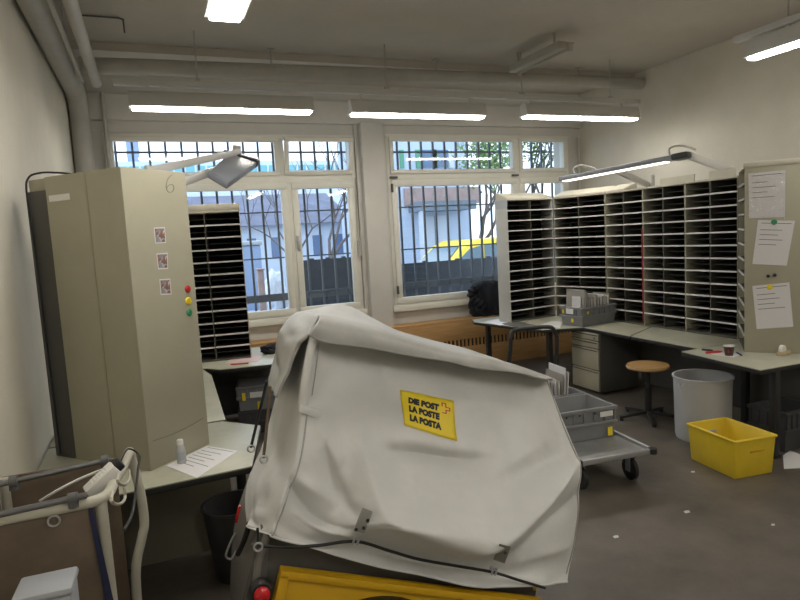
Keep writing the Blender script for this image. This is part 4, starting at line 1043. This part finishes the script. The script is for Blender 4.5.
# ---------------------------------------------------------------- outside
o = struct('ground_outside' if False else 'floor_yard', MB().box(-30, 60, WB+.3, 70, -.35, -.2), 'asphalt', 'grey asphalt yard outside the windows', 'ground')
def slat_fence(label, x0, x1, Y, z0, z1):
    r = thing('slat_fence', label, 'fence', ((x0+x1)/2, Y, -.2)); h = (x1-x0)/2
    n = 9; zz0 = z0+.2; zz1 = z1+.2
    for i in range(n):
        z = lerp(zz0, zz1, (i+.5)/n); hh = (zz1-zz0)/n*.495
        obj('slat', MB().box(-h, h, 0, .03, z-hh, z+hh), 'fence', r)
    k = 0
    while k <= 4:
        x = lerp(-h, h, k/4); obj('post', MB().box(x-.03, x+.03, .03, .09, 0, zz1+.02), 'fence', r); k += 1
a = aty(296,258,9.4); b1 = aty(360,258,9.4)
slat_fence('dark slatted fence outside the left window', a.x, b1.x, 9.4, .1, 1.42)
a = aty(392,260,9.0); b1 = aty(520,258,9.0)
slat_fence('dark slatted fence outside the right window', a.x, b1.x, 9.0, .1, 1.27)
# house seen through the right window
def bld(name, label, x0, x1, Y, dep, z1, m): 
    r = thing(name, label, 'building', ((x0+x1)/2, Y, -.2)); h = (x1-x0)/2
    obj('wall', MB().box(-h, h, 0, dep, 0, z1+.2), m, r); return r
Yh = 17.
xa = aty(380,200,Yh).x; xb = aty(470,200,Yh).x; cxh = (xa+xb)/2
hz = lambda y, x=430: aty(x, y, Yh).z+.2
hx_ = lambda x, y=200: aty(x, y, Yh).x-cxh
r = bld('house', 'pale house with canopy and green shutters outside the right window', xa, xb, Yh, 4, hz(120)-.2, 'facade')
obj('upper_cladding', MB().box(hx_(404), hx_(478), -.12, 0, hz(205), hz(188)), 'brick', r)
obj('canopy', MB().box(hx_(408), hx_(462), -.9, 0, hz(212), hz(203)), 'canopy', r)
obj('column', MB().box(hx_(409), hx_(411), -.85, -.7, 0, hz(212)), 'facade2', r); obj('column', MB().box(hx_(412.5), hx_(414.5), -.5, -.35, 0, hz(212)), 'facade2', r)
d_ = obj('door', MB().box(hx_(420), hx_(446), -.05, .01, 0, hz(216)), 'facade2', r); obj('door_gap', MB().box(hx_(432.5), hx_(433.5), -.06, -.045, 0, hz(216)), 'canopy', d_)
for x0, x1, y0, y1 in ((420,431,150,168),(436,447,150,168)):
    wv = obj('window', MB().box(hx_(x0,150), hx_(x1,150), -.04, .02, hz(y1), hz(y0)), 'winglass', r)
    for s0, s1 in ((x0-5,x0-.5),(x1+.5,x1+5)): obj('shutter', MB().box(hx_(s0,150), hx_(s1,150), -.08, 0, hz(y1), hz(y0)), 'shutter' if x0 < 430 else 'facade2', r)
wv = obj('window', MB().box(hx_(399,150), hx_(403,150), -.04, .02, hz(168), hz(150)), 'shutter', r)
# white building through the left window
Yl = 22.
xa = aty(180,220,Yl).x; xb = aty(345,220,Yl).x; cxh = (xa+xb)/2
hz2 = lambda y, x=300: aty(x, y, Yl).z+.2
hx2 = lambda x, y=230: aty(x, y, Yl).x-cxh
r = bld('white_building', 'long white building with violet grey roof outside the left window', xa, xb, Yl, 8, hz2(224)-.2, 'facade2')
rp = MB(); h = (xb-xa)/2; rp.hexa([(-h-.3,-.4,hz2(224)),(h+.3,-.4,hz2(224)),(h+.3,8,hz2(224)),(-h-.3,8,hz2(224)),(-h-.3,3.5,hz2(186)),(h+.3,3.5,hz2(186)),(h+.3,4.5,hz2(186)),(-h-.3,4.5,hz2(186))])
obj('roof', rp, 'roofgrey', r)
for x in (200, 222, 246, 270, 312, 334): obj('window', MB().box(hx2(x), hx2(x+9), -.05, .02, hz2(256), hz2(236)), 'winglass', r)
Yt = 42.
xa = aty(105,170,Yt).x; xb = aty(352,170,Yt).x
z1 = aty(230,161,Yt).z
r = bld('office_block', 'far teal glazed block seen through the top of the left window', xa, xb, Yt, 10, z1, 'facade2')
obj('glazing_band', MB().box(-(xb-xa)/2, (xb-xa)/2, -.1, 0, z1-1.3, z1-.1), 'teal', r)
for k in range(24):
    x = lerp(-(xb-xa)/2, (xb-xa)/2, k/24); obj('mullion', MB().box(x-.06, x+.06, -.16, -.1, z1-1.3, z1-.1), 'facade2', r)
obj('roof_unit', MB().box(aty(127,160,Yt).x-(xa+xb)/2, aty(140,160,Yt).x-(xa+xb)/2, 1, 4, z1+.2, z1+2.2), 'blueplastic', r)
# bare tree
def branch_tree(name, label, base, hgt, spread, seed, m='bark', depth=5, leaves=False, thick=.02):
    random.seed(seed); mb = MB()
    r = thing(name, label, 'tree', base); tips = []
    def grow(p, d, L, rad, k):
        q = p+d*L; mid = (p+q)/2+V((random.uniform(-.08,.08),random.uniform(-.08,.08),0))*L
        mb.tube([p, mid, q], [rad, rad*.85, rad*.7], 7, cap=False)
        if k == 0: tips.append(q); return
        for i in range(2 if k < depth else 3):
            e = V((random.uniform(-1,1)*spread, random.uniform(-1,1)*spread, random.uniform(.2,1))).normalized()
            grow(q, (d*.6+e*.7).normalized(), L*random.uniform(.62,.8), rad*.65, k-1)
    grow(V((0,0,0)), V((.05,0,1)).normalized(), hgt*.34, hgt*thick, depth)
    obj('branches', mb, m, r)
    if leaves:
        lb = MB()
        for t in tips:
            for k in range(34):
                c = t+V((random.gauss(0,.28),random.gauss(0,.28),random.gauss(0,.25))); a = V((random.uniform(-1,1),random.uniform(-1,1),random.uniform(-1,1))).normalized(); b2 = a.orthogonal().normalized(); s = .075
                lb.add([c-a*s, c+b2*s*.5, c+a*s, c-b2*s*.5], [(0,1,2,3)])
        lf = obj('foliage', lb, 'leaf', r); lf['kind'] = 'stuff'
    return r
p = aty(327,262,13.5)
branch_tree('bare_tree', 'bare branching tree outside the left window', (p.x, 13.5, -.2), 4.2, .9, 5, thick=.014)
p = aty(290,262,16)
branch_tree('bare_tree', 'thin bare tree behind the middle post of the left window', (p.x, 16, -.2), 4.0, 1.0, 9, thick=.012)
p = aty(483,230,14.2)
branch_tree('leafy_tree', 'green leafy tree behind the yellow car', (p.x, 14.6, -.2), 4.3, .8, 4, leaves=True, depth=5)
p = aty(540,230,16.)
branch_tree('leafy_tree', 'green leafy tree outside the right corner of the window', (p.x, 16., -.2), 5.0, .8, 8, leaves=True, depth=5)
# yellow car
Yc = 11.6
c0 = aty(440,262,Yc)
r = thing('car', 'yellow estate car parked outside the right window', 'car', (c0.x, Yc, -.2))
k = lambda x, y: (aty(x,y,Yc).x-c0.x, aty(x,y,Yc).z+.2)
prof = [(-.9,.45),(-.85,.95),(-.1,1.12),(.1,1.17),(.62,1.62),(.9,1.74),(2.6,1.76),(2.95,1.68),(3.1,1.1),(3.1,.45)]
body = MB(); n = len(prof); body.add([(x,0,z) for x,z in prof]+[(x,1.7,z) for x,z in prof], [tuple(range(n)), tuple(range(n,2*n))[::-1]]+[(i,(i+1)%n,(i+1)%n+n,i+n) for i in range(n)])
obj('body', body, 'caryellow', r, .05)
obj('side_window', MB().slab([(.28,-.012,1.2),(.72,-.012,1.56),(1.0,-.012,1.62),(1.0,-.012,1.2)], (0,.02,0)), 'carglass', r)
obj('side_window', MB().slab([(1.08,-.012,1.2),(1.08,-.012,1.62),(1.9,-.012,1.63),(1.9,-.012,1.2)], (0,.02,0)), 'carglass', r)
obj('side_window', MB().slab([(1.98,-.012,1.2),(1.98,-.012,1.63),(2.6,-.012,1.62),(2.85,-.012,1.2)], (0,.02,0)), 'carglass', r)
obj('windscreen', MB().slab([(.12,.12,1.185),(.12,1.58,1.185),(.60,1.45,1.60),(.60,.25,1.60)], (-.02,0,.02)), 'carglass', r)
obj('stripe', MB().box(-.85,3.08,-.012,.0,.66,.86), 'cargreen', r)
for x in (-.2, 2.3): 
    w_ = obj('wheel', MB().lathe([(.2,-.02),(.32,-.02),(.32,.2),(.2,.2)], (x,0,.32), 28, 'y'), 'black', r); obj('hub', MB().lathe([(.02,-.03),(.2,-.025),(.2,.0)], (x,0,.32), 20, 'y'), 'steel', w_)
# yard clutter at the left window
p = aty(275,290,10.2)
r = thing('pallet_box', 'low grey pallet box outside the left window under the white sack', 'box', (p.x, 10.2, -.2)); obj('body', MB().box(-.45,.3,-.3,.3,.1,.80), 'blueplastic', r, .02)
for x in (-.4,-.075,.25): obj('skid', MB().box(x-.05,x+.05,-.3,.3,0,.1), 'fence', r)
lump('white_sack', (p.x, 10.2, .602), (.17,.15,.36), 'sack', 'white sack on a box outside the left window', 'sack', 21, .25)
r = thing('yard_post', 'brown post outside the left window beside the white sack', 'post', (aty(260,270,9.7).x, 9.7, -.2)); obj('shaft', MB().box(-.05,.05,-.05,.05,0,1.5), 'brick', r, .01); obj('post_cap', MB().box(-.065,.065,-.065,.065,1.5,1.53), 'brick', r, .01)
p = aty(247,250,11.2)
r = thing('yard_container', 'blue grey container outside behind the dark pigeonholes', 'container', (p.x, 11.2, -.2)); obj('body', MB().box(-.4,.25,0,.5,0,1.9), 'blueplastic', r, .03); obj('lid', MB().box(-.43,.28,-.03,.53,1.9,1.98), 'lidgrey', r, .02)
# ---------------------------------------------------------------- world, camera, view
w = bpy.data.worlds.new('sky'); bpy.context.scene.world = w; w.use_nodes = True
bg = w.node_tree.nodes['Background']; bg.inputs['Color'].default_value = (.72,.84,1,1); bg.inputs['Strength'].default_value = 1.7
cd = bpy.data.cameras.new('camera'); cam = bpy.data.objects.new('camera', cd); C.objects.link(cam)
cd.sensor_width = 36; cd.sensor_fit = 'HORIZONTAL'; cd.lens = F/800*36; cd.clip_start = .05; cd.clip_end = 300
right = V((AX[0].x, AX[1].x, AX[2].x)); down = V((AX[0].y, AX[1].y, AX[2].y)); fwd = V((AX[0].z, AX[1].z, AX[2].z))
up = -down; bk = -fwd
cam.matrix_world = Matrix(((right.x,up.x,bk.x,CAM.x),(right.y,up.y,bk.y,CAM.y),(right.z,up.z,bk.z,CAM.z),(0,0,0,1)))
S = bpy.context.scene; S.camera = cam
S.view_settings.view_transform = 'Standard'; S.view_settings.look = 'None'; S.view_settings.gamma = 1; S.view_settings.use_curve_mapping = False
S.view_settings.exposure = .90
S.cycles.max_bounces = 8; S.cycles.transparent_max_bounces = 12
